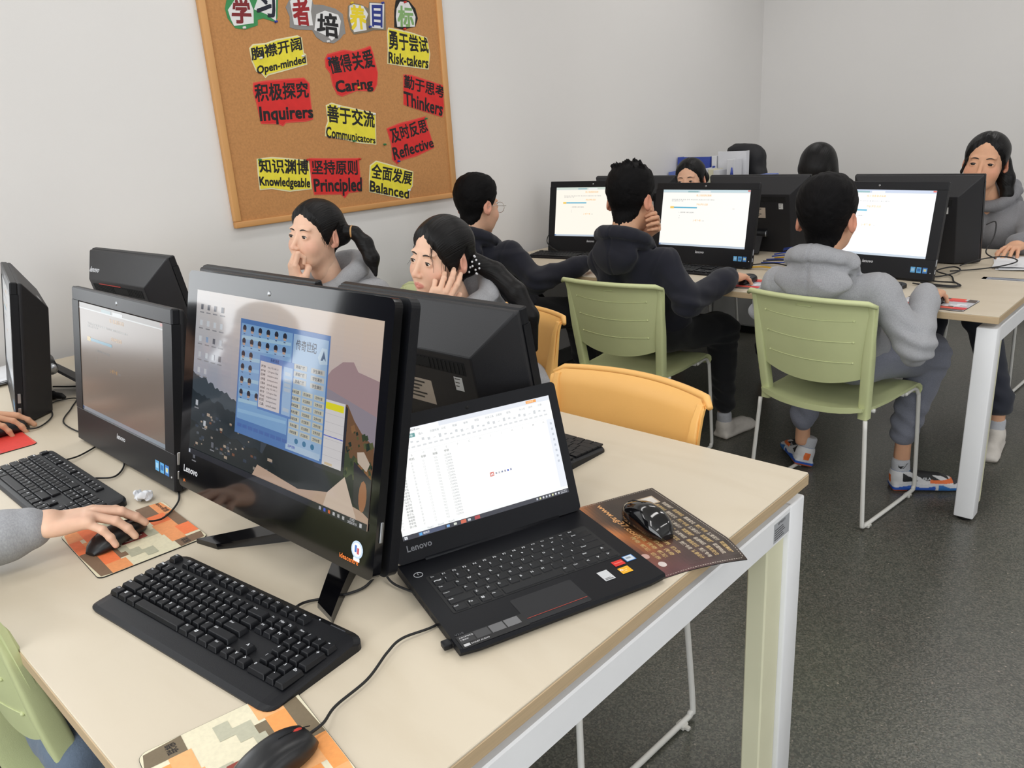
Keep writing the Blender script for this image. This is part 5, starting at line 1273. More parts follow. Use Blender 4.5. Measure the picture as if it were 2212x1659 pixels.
for k in range(2): cable(('yellow network cable nearest us between the middle monitors', 'yellow network cable furthest back between the middle monitors')[k], [(-1.10, 1.90 + .28 * k, .757), (-1.02, 1.91 + .27 * k, .764), (-.92, 1.89 + .26 * k, .757)], m_cby, .0035)
for k in range(3): cable(('black cord nearest us between the middle monitors', 'black cord midway between the middle monitors', 'black cord furthest back between the middle monitors')[k], [(-1.11, 1.88 + .1 * k, .757), (-1.03, 1.93 + .09 * k, .762), (-.95, 1.90 + .1 * k, .76), (-.87, 1.95 + .08 * k, .757)], m_cab, .003)
for k in range(2): cable(('black cord looping up beside the leftmost bright screen', 'black cord lying left of the leftmost bright screen')[k], [(-2.22, 1.93 + .1 * k, .757), (-2.33, 1.96 + .08 * k, .80 - .04 * k), (-2.38, 2.06, .84 - .08 * k), (-2.30, 2.10, .81 - .05 * k), (-2.24, 2.04 + .05 * k, .757)], m_cab, .0028)
# cabinet in the far left corner with binders
cb = thing('low_cabinet', 'low grey cabinet in the corner carrying blue binders and files', 'cabinet', (-2.115, 3.64, 0))
m_cabi = mat('grey_laminate', rgb(188, 188, 188), .5)
MB().box((-.36, -.2, .05), (.36, .2, .82), .003).build('body', m_cabi, cb); MB().box((-.37, -.21, .82), (.37, .21, .84), .003).build('top', m_cabi, cb); MB().box((-.34, -.18, 0), (.34, .18, .05)).build('plinth', m_rub, cb)
for s in (-1, 1):
    d = MB().box((s * .18 - .175, -.215, .06), (s * .18 + .175, -.2, .81), .003).build('door', m_cabi, cb); MB().box((s * .03 - .006, -.235, .4), (s * .03 + .006, -.215, .52), .003).build('handle', m_chrome, d)
m_bind = mat('blue_binder', rgb(58, 78, 168), .5, vary=.04); m_bind2 = mat('pale_blue_file', rgb(104, 124, 196), .5)
def binder(label, x, y, w, d, h, m, rz=0, ring=True, name='ring_binder', face=None):
    t = thing(name, label, 'binder' if name == 'ring_binder' else 'file', (x, y, .84), rz)
    MB().box((-w / 2, -d / 2, 0), (-w / 2 + .004, d / 2, h), .001).box((w / 2 - .004, -d / 2, 0), (w / 2, d / 2, h), .001).box((-w / 2 + .003, -d / 2, 0), (w / 2 - .003, -d / 2 + .004, h), .001).build('cover', m, t)
    MB().box((-w / 2 + .006, -d / 2 + .008, .004), (w / 2 - .006, d / 2 - .005, h - .01)).build('sheets', m_paper, t)
    if ring: MB().tube([(.012 * math.cos(k * PI / 8), -d / 2 - .0008, .07 + .012 * math.sin(k * PI / 8)) for k in range(16)], .002, 6, closed=True).build('finger_ring', m_dark, t)
    if face: MB().box((-w * .3, -d / 2 - .001, h * .45), (w * .3, -d / 2 + .001, h * .8)).build('spine_label', face, t)
    return t
binder('tall blue box file with a white spine label on the corner cabinet', -2.355, 3.60, .26, .07, .315, m_bind, -.08, ring=False, name='box_file', face=None)
binder('white spined blue binder at the right end of the blue box file', -2.20, 3.665, .035, .20, .318, m_paper, 0, ring=False, face=m_bind)
binder('lower pale blue ring binder at far left on the corner cabinet', -2.455, 3.50, .06, .09, .225, m_bind2)
binder('lower pale blue ring binder beside the girl hidden forehead', -2.385, 3.50, .06, .09, .23, m_bind2)
m_gf = mat('green_spine', rgb(90, 160, 84), .6); m_of = mat('orange_spine', rgb(222, 130, 60), .6); m_cf = mat('cream_file', rgb(226, 222, 196), .6); m_wf = mat('white_file', rgb(220, 221, 226), .6)
binder('white file with a green spine stripe on the corner cabinet', -2.19, 3.49, .045, .12, .245, m_wf, 0, False, 'document_file', m_gf)
binder('cream document file between the green striped and orange labelled files', -2.145, 3.49, .04, .12, .24, m_cf, 0, False, 'document_file')
binder('white document file with an orange label on the corner cabinet', -2.10, 3.48, .045, .12, .235, m_wf, 0, False, 'document_file', m_of)
binder('tall white document file standing behind the orange labelled file', -2.075, 3.60, .20, .05, .345, m_wf, .03, False, 'document_file')
binder('white document file with blue pen at the right end of the row', -2.015, 3.50, .05, .11, .30, m_wf, 0, False, 'document_file')
pn = thing('marker_pen', 'dark blue marker pen standing before the white file', 'pen', (-2.0, 3.437, .84)); MB().cyl((0, 0, 0), (0, 0, .19), .012).build('barrel', mat('navy_pen', rgb(24, 28, 70), .4), pn); MB().cyl((0, 0, .19), (0, 0, .25), .012, .004).build('cap', m_bind, pn)
sh = thing('document_tray', 'grey and blue document tray lying on the cabinet end', 'tray', (-1.84, 3.55, .84)); MB().box((-.09, -.12, 0), (.09, .12, .018), .004).box((-.09, -.12, .165), (.09, .12, .185), .004).box((-.09, .11, .01), (.09, .12, .17)).box((-.09, -.1, .01), (-.085, .12, .17)).build('tray_shell', mat('grey_tray', rgb(150, 152, 158), .5), sh); MB().box((.0, -.121, .186), (.085, .05, .20), .002).build('blue_folder', m_bind2, sh)
# black rucksack behind the files
s = SDF((-.2, -.16, -.02), (.2, .16, .45), .008)
s.box((0, 0, .18), (.135, .07, .18), .06); s.ell((-.02, .0, .35), (.11, .06, .03), .04); s.box((.12, -.02, .12), (.03, .05, .10), .03, .03); s.cap((.06, 0, .36), (-.08, 0, .375), .012, .012, .02)
V, F = s.mesh(); V = V + vnormals(V, F) * (fbm(V, 30, 4) * .004)[:, None]; V[:, 2] = np.maximum(V[:, 2], 0)
rk = soft('rucksack', [(V, F)], mat('black_nylon', rgb(26, 26, 30), .7, vary=.1, bump=.2, bscale=300), None); rk.location = (-2.06, 3.75, .84); tag(rk, 'black soft rucksack standing behind the white files in the corner', 'bag')
# jacket lying on the seat of the pushed in chair at bottom left
s = SDF((-.22, -.22, -.02), (.22, .22, .2), .007)
s.box((0, 0, .06), (.15, .14, .055), .05); s.ell((.06, .04, .10), (.10, .09, .04), .04); s.cap((-.1, -.08, .08), (.12, -.1, .07), .04, .035, .03)
V, F = s.mesh(); V = V + vnormals(V, F) * (fbm(V, 38, 9) * .006)[:, None]; V[:, 2] = np.maximum(V[:, 2], 0.0)
jk = soft('folded_jacket', [(V, F)], mat('blue_grey_fleece', rgb(96, 110, 128), .9, vary=.1, bump=.5, bscale=260, sheen=.2), None); jk.location = (-.80, -1.06, .452); tag(jk, 'blue grey folded cloth on the green chair seat at bottom left', 'clothing')
# ---------------------------------------------------------------- people
m_skin = mat('skin', None, 0.5, attr=True, vary=0.03, vscale=60, bump=0.05, bscale=900, sss=0.12, spec=0.35)
m_eye = [mat('eye_white', rgb(226, 220, 216), 0.2), mat('iris_brown', rgb(44, 28, 22), 0.15), mat('pupil', rgb(8, 7, 7), 0.1)]
def hair_material(name='black_hair', rough=.40, spec=.22, sc=26):
    m = bpy.data.materials.new(name); m.use_nodes = True; nt = m.node_tree; n = nt.nodes; L = nt.links; b = n['Principled BSDF']
    at = n.new('ShaderNodeAttribute'); at.attribute_name = 'strand'
    nz = n.new('ShaderNodeTexNoise'); nz.inputs['Scale'].default_value = sc; nz.inputs['Detail'].default_value = 5; L.new(at.outputs['Vector'], nz.inputs['Vector'])
    r = n.new('ShaderNodeValToRGB'); r.color_ramp.elements[0].position = .35; r.color_ramp.elements[0].color = rgb(8, 8, 9); r.color_ramp.elements[1].position = .72; r.color_ramp.elements[1].color = rgb(21, 19, 20)
    L.new(nz.outputs['Fac'], r.inputs['Fac']); L.new(r.outputs['Color'], b.inputs['Base Color'])
    bp = n.new('ShaderNodeBump'); bp.inputs['Strength'].default_value = .55; bp.inputs['Distance'].default_value = .003; L.new(nz.outputs['Fac'], bp.inputs['Height']); L.new(bp.outputs['Normal'], b.inputs['Normal'])
    b.inputs['Roughness'].default_value = rough; b.inputs['Specular IOR Level'].default_value = spec
    return m
m_hair = hair_material(); m_hair_s = hair_material('short_black_hair', .62, .10, 60)
m_brow = mat('brow_hair', rgb(38, 30, 28), .7)
m_lash = mat('lash', rgb(18, 14, 14), .7)
def cloth(name, c, vary=.07, melange=True):
    m = mat(name, rgb(*c), .92, vary=vary, vscale=420 if melange else 12, bump=.35, bscale=1400, sheen=.12, stretch=(1, 1, .5) if melange else None); return m
m_grey = cloth('grey_melange_fleece', (158, 159, 163), .13); m_navy = cloth('navy_fleece', (17, 19, 33), .08, False); m_greyt = cloth('grey_melange_sweatpants', (124, 127, 140), .12)
m_blackt = cloth('black_trousers', (22, 23, 27), .08, False); m_navyt = cloth('navy_trousers', (44, 47, 58), .08, False)
m_rib = cloth('grey_ribbing', (146, 147, 151), .12); m_sock = cloth('grey_sock', (186, 188, 194), .08)

def rot(yaw, pitch=0, roll=0):
    return Matrix.Rotation(math.radians(yaw), 4, 'Z') @ Matrix.Rotation(math.radians(pitch), 4, 'X') @ Matrix.Rotation(math.radians(roll), 4, 'Y')
def head_part(h=.0028, child=True):
    s = SDF((-.105, -.14, -.20), (.105, .13, .14), h)
    s.ell((0, .008, .036), (.073, .090, .083))
    s.ell((0, -.024, -.022), (.0625, .066, .074), .02)
    s.ell((0, -.046, -.066), (.046, .040, .036), .028); s.ell((0, -.073, -.094), (.017, .014, .013), .018)
    for x in (-1, 1):
        s.ell((x * .038, -.058, -.028), (.026, .024, .028), .018); s.ell((x * .027, -.074, .029), (.022, .011, .006), .014)
        s.ell((x * .0315, -.0985, .006), (.0175, .011, .010), .009, sub=True)
    s.cap((0, -.084, .012), (0, -.1035, -.028), .0055, .0085, .010); s.ell((0, -.105, -.0315), (.0095, .009, .0085), .006)
    for x in (-1, 1): s.ell((x * .0105, -.0965, -.0345), (.0068, .0085, .0062), .005)
    for x in (-1, 1):
        s.cap((x * .0215, -.0835, -.0625), (x * .006, -.0918, -.0600), .0025, .0038, .005); s.cap((x * .019, -.0845, -.0655), (0, -.0912, -.0680), .0026, .0046, .005)
        s.ell((x * .0315, -.0765, .005), (.0155, .0128, .0128), .005)
        s.ell((x * .0315, -.089, .0045), (.0128, .0085, .0040), .001, sub=True)
    s.ell((0, -.0965, -.0637), (.020, .006, .0012), .002, sub=True)
    for x in (-1, 1):
        A = np.array(rot(x * 22, 8, x * -8))[:3, :3]
        s.ell((x * .0765, .016, -.001), (.0075, .0185, .0285), .006, A); s.ell((x * .0835, .012, .003), (.006, .0105, .018), .003, A, sub=True); s.ell((x * .0745, .008, -.024), (.0065, .010, .009), .006)
    s.cap((0, .016, -.05), (0, .034, -.115), .047, .047, .025)
    V, F = s.mesh(); V = smoothv(V, F, 1, .4)
    return V, F
def skin_col(V, base):
    b = np.array(base[:3]); C = np.tile(b, (len(V), 1)); x, y, z = V[:, 0], V[:, 1], V[:, 2]
    def mixin(mask, col, a): C[:] = C * (1 - (mask * a)[:, None]) + np.array(col[:3]) * (mask * a)[:, None]
    g = lambda cx, cy, cz, r: np.exp(-(((np.abs(x) - cx) / r) ** 2 + ((y - cy) / r) ** 2 + ((z - cz) / r) ** 2))
    mixin(g(.042, -.065, -.026, .024), rgb(214, 128, 112), .45); mixin(g(0, -.106, -.032, .012), rgb(214, 136, 116), .35)
    mixin((np.abs(x) > .070).astype(float) * (z > -.045) * (z < .05), rgb(206, 116, 100), .45)
    lip = np.clip(1.25 - ((x / .0205) ** 2 + ((z + .0640) / .0086) ** 2), 0, 1) * (y < -.080); mixin(np.clip(lip * 3, 0, 1), rgb(204, 112, 106), .7)
    return C
HEAD = head_part()
def strand_attr(o, V, root):
    d = V - np.array(root); d /= np.maximum(np.linalg.norm(d, axis=1), 1e-6)[:, None]
    a = np.array((0, .75, .2)); a /= np.linalg.norm(a); p = d - (d @ a)[:, None] * a; p /= np.maximum(np.linalg.norm(p, axis=1), 1e-3)[:, None]
    p = p + .08 * d
    at = o.data.attributes.new('strand', 'FLOAT_VECTOR', 'POINT'); at.data.foreach_set('vector', p.astype(np.float32).ravel())
HLINE = {'boy': [(0, .072), (25, .068), (45, .050), (60, .028), (72, -.002), (80, -.014), (87, .010), (98, .022), (107, -.018), (117, -.050), (150, -.066), (180, -.072)],
         'tied': [(0, .080), (10, .074), (25, .062), (42, .042), (56, .014), (68, -.012), (80, -.024), (88, .010), (102, .030), (118, -.006), (135, -.05), (180, -.064)],
         'side': [(0, .090), (12, .082), (26, .066), (42, .038), (58, .008), (70, -.012), (80, -.022), (88, .008), (102, .030), (118, -.006), (135, -.05), (180, -.064)],
         'loose_l': [(0, .078), (12, .066), (25, .048), (38, .024), (50, .0), (62, -.020), (76, -.036), (84, -.034), (91, .005), (101, .028), (118, -.02), (140, -.06), (180, -.075)],
         'loose_r': [(0, .082), (20, .066), (36, .046), (52, .010), (64, -.028), (76, -.066), (86, -.06), (98, .0), (118, -.02), (140, -.06), (180, -.075)]}
def hair_cap(kind):
    s = SDF((-.135, -.145, -.24), (.135, .16, .165), .0033); s.pad = .03
    if kind == 'fringe':
        s.ell((0, .008, .044), (.083, .102, .091)); s.ell((0, .02, -.05), (.088, .085, .13), .04); s.ell((0, -.055, .03), (.072, .050, .055), .02)
        s.ell((0, -.11, -.085), (.058, .075, .092), .006, sub=True); s.half((0, 0, -.17), (0, 0, -1), .01)
    else:
        boy = kind.startswith('boy')
        s.ell((0, .008, .036), (.073, .090, .083)); s.ell((0, -.024, -.022), (.0625, .066, .074), .02); s.cap((0, .016, -.05), (0, .040, -.12), .047, .050, .025)
        g = np.meshgrid(*s.ax, indexing='ij'); x, y, z = g
        ph = np.degrees(np.arctan2(x, -(y - .006))); tb = lambda k: np.interp(np.abs(ph), *zip(*HLINE[k]))
        zh = np.where(ph > 0, tb('loose_l'), tb('loose_r')) if kind == 'tied_loose' else tb('boy' if boy else ('side' if kind == 'side_tail' else 'tied'))
        m = z - zh + .0035 * np.sin(ph * .9) * np.sin(ph * .37 + 1)
        tm = (.0048 if boy else .0075) + (.0140 if boy else .0050) * np.clip((z - (.02 if boy else -.01)) / .085, 0, 1)
        if boy: tm = tm + .003 * np.clip(-y / .08, 0, 1)
        t = np.clip(m * .42, -.007, tm)
        if not boy: t = t - .0035 * np.exp(-(x / .0035) ** 2) * (z > .07) * (y < .03) * np.clip(m * 60, 0, 1)
        s.d = (s.d - t).astype(np.float32); s.half((0, 0, -.088), (0, 0, -1), .004)
        if kind == 'boy_spiky':
            r = random.Random(2)
            for k in range(60):
                a = r.random() * 2 * PI; q = .058 * math.sqrt(r.random()); x, y = q * math.cos(a), .015 + q * math.sin(a)
                z = .036 + .1035 * math.sqrt(max(0, 1 - (x / .093) ** 2 - ((y - .008) / .11) ** 2)); s.cap((x, y, z - .008), (x * 1.1 + (r.random() - .5) * .010, y + .012 + (r.random() - .5) * .012, z + .002 + .010 * r.random() ** 2), .0062, .0010, .006)
        elif kind == 'tied_loose':
            s.ell((.02, .085, -.02), (.045, .03, .04), .03)
        elif kind == 'tied':
            s.ell((.045, .075, .01), (.04, .03, .035), .03)
        elif kind == 'side_tail':
            s.chain([(-.062, -.05, .02), (-.074, -.045, -.03), (-.075, -.035, -.085)], [.006, .005, .001], .006)
            s.chain([(.055, .06, -.0), (.080, .055, -.06), (.098, .04, -.12), (.098, .025, -.165)], [.034, .030, .022, .006], .02)
    V, F = s.mesh(); N = vnormals(V, F)
    if kind.startswith('boy'): V = V + N * (np.abs(fbm(V, 150, 3, 2)) * .0028)[:, None] * np.clip((V[:, 2] + .06) / .1, 0, 1)[:, None]
    else: V = V + N * (fbm(V, 45, 5, 2) * .0009)[:, None]
    return V, F

def loose_strands(seed, spans, n, ln):
    """thin single hairs falling from the hairline along the temples"""
    V = HEAD[0]; ph = np.degrees(np.arctan2(V[:, 0], -(V[:, 1] - .006))); rad = np.hypot(V[:, 0], V[:, 1] - .006); r = random.Random(seed); vs = []; fs = []; b = 0
    for k in range(n):
        a0, a1, z0 = spans[k % len(spans)]; a = a0 + (a1 - a0) * r.random(); z = z0 + .012 * r.random(); L_ = ln * (.5 + r.random()); dr = (r.random() - .35) * 16; lift = .0025 + .004 * r.random(); pts = []
        for i in range(7):
            t = i / 6; aa = a + math.copysign(abs(dr) * t, a) * (1 if dr > 0 else .4); zz = z - L_ * t; j = np.argmin(((ph - aa) / 300) ** 2 + (V[:, 2] - zz) ** 2); q = rad[j] + lift + .006 * t * t
            pts.append((q * math.sin(math.radians(aa)), .006 - q * math.cos(math.radians(aa)), zz))
        mb = MB(); mb.tube(pts, [.0011 - .0008 * i / 6 for i in range(7)], 5, cap=False); vs += mb.v; fs += [tuple(i + b for i in f) for f in mb.f]; b = len(vs)
    return np.array(vs), np.array(fs)
FING = {'index': ((.0265, .083, .0), (.039, .024, .019), .0086), 'middle': ((.0085, .089, .002), (.043, .027, .020), .0088), 'ring': ((-.0105, .085, .0005), (.040, .025, .019), .0083), 'little': ((-.0275, .075, -.004), (.031, .019, .017), .0074)}
def hand_part(side, curl, spread=(8, 1, -5, -13), thumb=None, scale=.95, h=.0019):
    """curl: four (mcp,pip,dip) in degrees; wrist at origin, fingers +y, palm -z, thumb on +x*side"""
    s = SDF((-.075, -.08, -.11), (.085, .205, .06), h)
    s.box((-.001, .045, -.004), (.036, .040, .0125), .012); s.ell((.020, .030, -.012), (.018, .028, .012), .010); s.ell((-.022, .030, -.010), (.014, .030, .010), .010)
    s.ell((0, .082, -.002), (.037, .012, .011), .008); s.cap((0, -.028, -.003), (0, .012, -.003), .0215, .0235, .012); s.box((0, -.005, -.002), (.027, .038, .0175), .017, .012)
    nails = []
    for (nm, (b, ln, r)), c, sp in zip(FING.items(), curl, spread):
        p = np.array(b); a = 0; pts = [p]; R = Matrix.Rotation(math.radians(-sp), 3, 'Z')
        for seg in range(3):
            a += c[seg]; d = np.array(R @ Vector((0, math.cos(math.radians(a)), -math.sin(math.radians(a))))); p = p + d * ln[seg]; pts.append(p)
        rs = [r * 1.08, r * 1.0, r * .92, r * .80]
        f = SDF(s.lo, s.lo + (s.n - 1) * h, h); f.n = s.n; f.d = np.full(s.n, 1.0, np.float32); f.ax = s.ax
        f.chain(pts, rs, .002); f.ell(pts[1], (r * 1.04,) * 3, .003); f.ell(pts[2], (r * .98,) * 3, .003)
        hh = np.clip(.5 + .5 * (s.d - f.d) / .0032, 0, 1); s.d = s.d * (1 - hh) + f.d * hh - .0032 * hh * (1 - hh)
    t = thumb or [(.026, .016, -.010), (.046, .044, -.020), (.054, .072, -.026), (.055, .094, -.028)]
    s.chain([np.array(q) for q in t], [.0135, .0112, .0100, .0082], .006)
    V, F = s.mesh(); V = smoothv(V, F, 1, .4); V = V * scale
    keep = None
    if side < 0: V = V * np.array((-1, 1, 1)); F = F[:, ::-1]
    return V, F
CURL = {'mouse': ((16, 20, 12), (12, 22, 12), (20, 24, 14), (28, 24, 12)), 'fist': ((24, 104, 66), (26, 108, 66), (30, 108, 66), (34, 106, 60)), 'cheek': ((12, 28, 16), (20, 34, 18), (30, 40, 22), (42, 46, 25)), 'rest': ((12, 20, 10), (12, 22, 12), (14, 22, 12), (16, 22, 12)), 'chin': ((45, 60, 30), (50, 62, 30), (54, 64, 30), (58, 64, 30))}
def hand_at(W, f, n, side, pose, spread=(8, 1, -5, -13), thumb=None, scale=.95):
    V, F = hand_part(side, CURL[pose], spread, thumb, scale)
    y = Vector(f).normalized(); z = -Vector(n); z = (z - y * z.dot(y)).normalized(); x = y.cross(z)
    M = Matrix(((x.x, y.x, z.x, W[0]), (x.y, y.y, z.y, W[1]), (x.z, y.z, z.z, W[2]), (0, 0, 0, 1)))
    return xf(V, M), F
def hand_col(V, base):
    C = np.tile(np.array(base[:3]), (len(V), 1)); m = np.clip(fbm(V, 90, 3, 2), 0, 1)[:, None] * .12
    return C * (1 - m) + np.array(rgb(206, 120, 104)[:3]) * m

def on_face(x, z, lift):
    V = HEAD[0]; k = np.argmin((V[:, 0] - x) ** 2 + (V[:, 2] - z) ** 2 + (V[:, 1] > -.035) * 1.0); return V[k, 1] - lift
def eyes_and_brows(root_part, M, gaze, sc):
    for x in (-1, 1):
        mb = MB(); c = Vector((x * .0315, -.0765, .005)); g = Vector(gaze).normalized(); X = g.cross(Vector((0, 0, 1))).normalized(); Y = X.cross(g)
        P = []
        for i in range(17):
            th = PI * i / 16; P.append([tuple(c + (g * math.cos(th) + (X * math.cos(2 * PI * j / 20) + Y * math.sin(2 * PI * j / 20)) * math.sin(th)) * .0118) for j in range(20)])
        b = len(mb.f); mb.grid([r[::-1] for r in P], wrap=True)
        for k in range(16 * 20): mb.mi[b + k] = 2 if k // 20 < 2 else (1 if k // 20 < 4 else 0)
        o = mb.build('eye', m_eye, root_part); o.matrix_local = M
        br = MB(); pts = [(x * (.013 + .031 * t), 0, .0225 + .0060 * math.sin(PI * (t * .75 + .12))) for t in [k / 8 for k in range(9)]]; ys = np.convolve([on_face(p[0], p[2], 0) for p in pts for _ in (0,)], [1], 'same'); ys = [ys[0]] + [(ys[k - 1] + ys[k] * 2 + ys[k + 1]) / 4 for k in range(1, 8)] + [ys[8]]; pts = [(p[0], ys[k] + .0008, p[2]) for k, p in enumerate(pts)]
        br.tube(pts, [.0016, .0024, .0027, .0027, .0026, .0024, .002, .0015, .0008], 8); o = br.build('eyebrow', m_brow, root_part); o.matrix_local = M
        la = MB(); la.tube([(x * (.0315 - .0125 + .025 * t), -.0893 + .0055 * (2 * t - 1) ** 2 + .001, .0048 + .0042 * math.sin(PI * t)) for t in [k / 8 for k in range(9)]], [.0006, .0009, .0011, .0012, .0012, .0012, .0012, .001, .0007], 6); o = la.build('eyelashes', m_lash, root_part); o.matrix_local = M

def wrinkle(V, F, joints, amp=.0035, seed=0):
    N = vnormals(V, F); d = fbm(V, 24, seed, 3) * amp * .8
    for j in joints:
        r = np.linalg.norm(V - np.array(j), axis=1); w = np.exp(-(r / .085) ** 2); q = fbm(V, 16, seed + 7, 2)
        d += w * (np.sin(V[:, 2] * 120 + V[:, 0] * 60 + q * 5) * .0068)
    rid = 1 - np.abs(fbm(V, 15, seed + 3, 2)); d += np.clip(rid - .70, 0, 1) * .026
    return V + N * d[:, None]
def garment_top(N, F_, sh, arms, pel, fat=1.0, hood='down', h=.0055, seed=1, hoodx=1.0):
    """hooded sweatshirt from neck base N, forward direction, shoulders (R,L), arms {(R/L):(elbow,wrist)}, pelvis"""
    N = np.array(N); f = np.array([F_[0], F_[1], 0.0]); f /= np.linalg.norm(f); up = np.array((0, 0, 1.0)); sd = np.cross(f, up)   # sd: wearer's right
    pel = np.array(pel); pts = [N, pel] + [np.array(p) for p in sh] + [np.array(p) for a in arms for p in a[:2]]
    lo = np.min(pts, 0) - .24; hi = np.max(pts, 0) + .16
    s = SDF(lo, hi, h); ch = N - up * .17 + f * .052; wa = pel + up * .06
    for x in (-1, 1):
        s.cap(wa + sd * x * .055, ch + sd * x * .080, .092 * fat, .080 * fat, .05); s.cap(ch + sd * x * .08, N - up * .06 + sd * x * .05, .078 * fat, .050, .05)
    s.ell(pel + up * .05, (.155 * fat, .135 * fat, .07), .04)
    for q, (e, w) in zip(sh, [a[:2] for a in arms]):
        q, e, w = np.array(q), np.array(e), np.array(w)
        s.cap(N - up * .055 + (q - N) * .3, q, .058, .053, .045); s.cap(q, e, .054 * fat, .050, .03); s.cap(e, e + (w - e) * .86, .053, .041, .02); s.cap(e + (w - e) * .80, w, .0435, .0385, .012)
        s.cap(e + (w - e) * .86, e + (w - e) * .875, .046, .046, .008)
    # hem band
    # hood: ring around the neck plus the pouch hanging on the back
    ring = []
    for k in range(15):
        a = 2 * PI * (k + .5) / 15 ; r = .078 + .014 * (math.cos(a) < 0); up_o = .012 - .045 * math.cos(a)
        ring.append(N + f * (r * math.cos(a) + .015) + sd * r * 1.08 * math.sin(a) + up * (up_o - .005))
    rr_ = [.021 + .009 * (1 - math.cos(2 * PI * (k + .5) / 15)) / 2 for k in range(15)]
    s.chain(ring + [ring[0]], rr_ + [rr_[0]], .022)
    A = np.stack([sd, -f, up], 1); crease = []
    for k, p in enumerate(ring):
        a = 2 * PI * (k + .5) / 15
        if math.cos(a) < .35:
            o = p - N; o[2] = 0; o /= np.linalg.norm(o); crease.append(p + o * (rr_[k] + .003) - up * .020)
    s.ell(N - f * .070 - up * .030, (.112 * hoodx, .034, .052), .030, A); s.ell(N - f * .072 - up * .058, (.070 * hoodx, .026, .050), .035, A)
    for a_, b_ in zip(crease, crease[1:]): s.cap(a_, b_, .0075, .0075, .010, sub=True)
    # neck opening
    s.cap(N - up * .05 + f * .012, N + up * .15 - f * .005, .050, .064, .01, sub=True)
    V, F = s.mesh(); js = [a[0] for a in arms] + [pel + up * .08]
    V = wrinkle(V, F, js, seed=seed); V = smoothv(V, F, 1, .35)
    # the hood seam and the shoulder seams press in a little
    N3 = vnormals(V, F); x_ = (V - N) @ sd; b_ = (V - N) @ f; z_ = V[:, 2] - N[2]
    seam = np.exp(-(x_ / .004) ** 2) * (b_ < -.06) * (z_ > -.19) * .004
    for q in sh:
        q = np.array(q); dd = (V - q) @ ((q - N) / np.linalg.norm(q - N)); r = np.linalg.norm(V - q, axis=1); seam += np.exp(-((dd + .015) / .004) ** 2) * (r < .11) * .003
    return V - N3 * seam[:, None], F
def garment_legs(pel, legs, fat=1.0, h=.007, seed=4, f=(0, 1)):
    pel = np.array(pel); pts = [pel] + [np.array(p) for l in legs for p in l]; s = SDF(np.min(pts, 0) - .16, np.max(pts, 0) + .14, h)
    fv = np.array((f[0], f[1], 0.0)); sd = np.cross(fv, (0, 0, 1.0))
    s.ell(pel, (.145, .125, .085), 0)
    for x, (k, a) in zip((1, -1), legs):
        k, a = np.array(k), np.array(a); hp = pel + sd * x * .075; s.cap(hp, k, .082 * fat, .066 * fat, .04); s.cap(k, a, .064 * fat, .046 * fat, .03); s.cap(a + (k - a) * .14, a, .046 * fat, .040, .012)
    V, F = s.mesh(); V = wrinkle(V, F, [l[0] for l in legs] + [np.array(l[1]) + (0, 0, .06) for l in legs], seed=seed); return smoothv(V, F, 1, .35), F
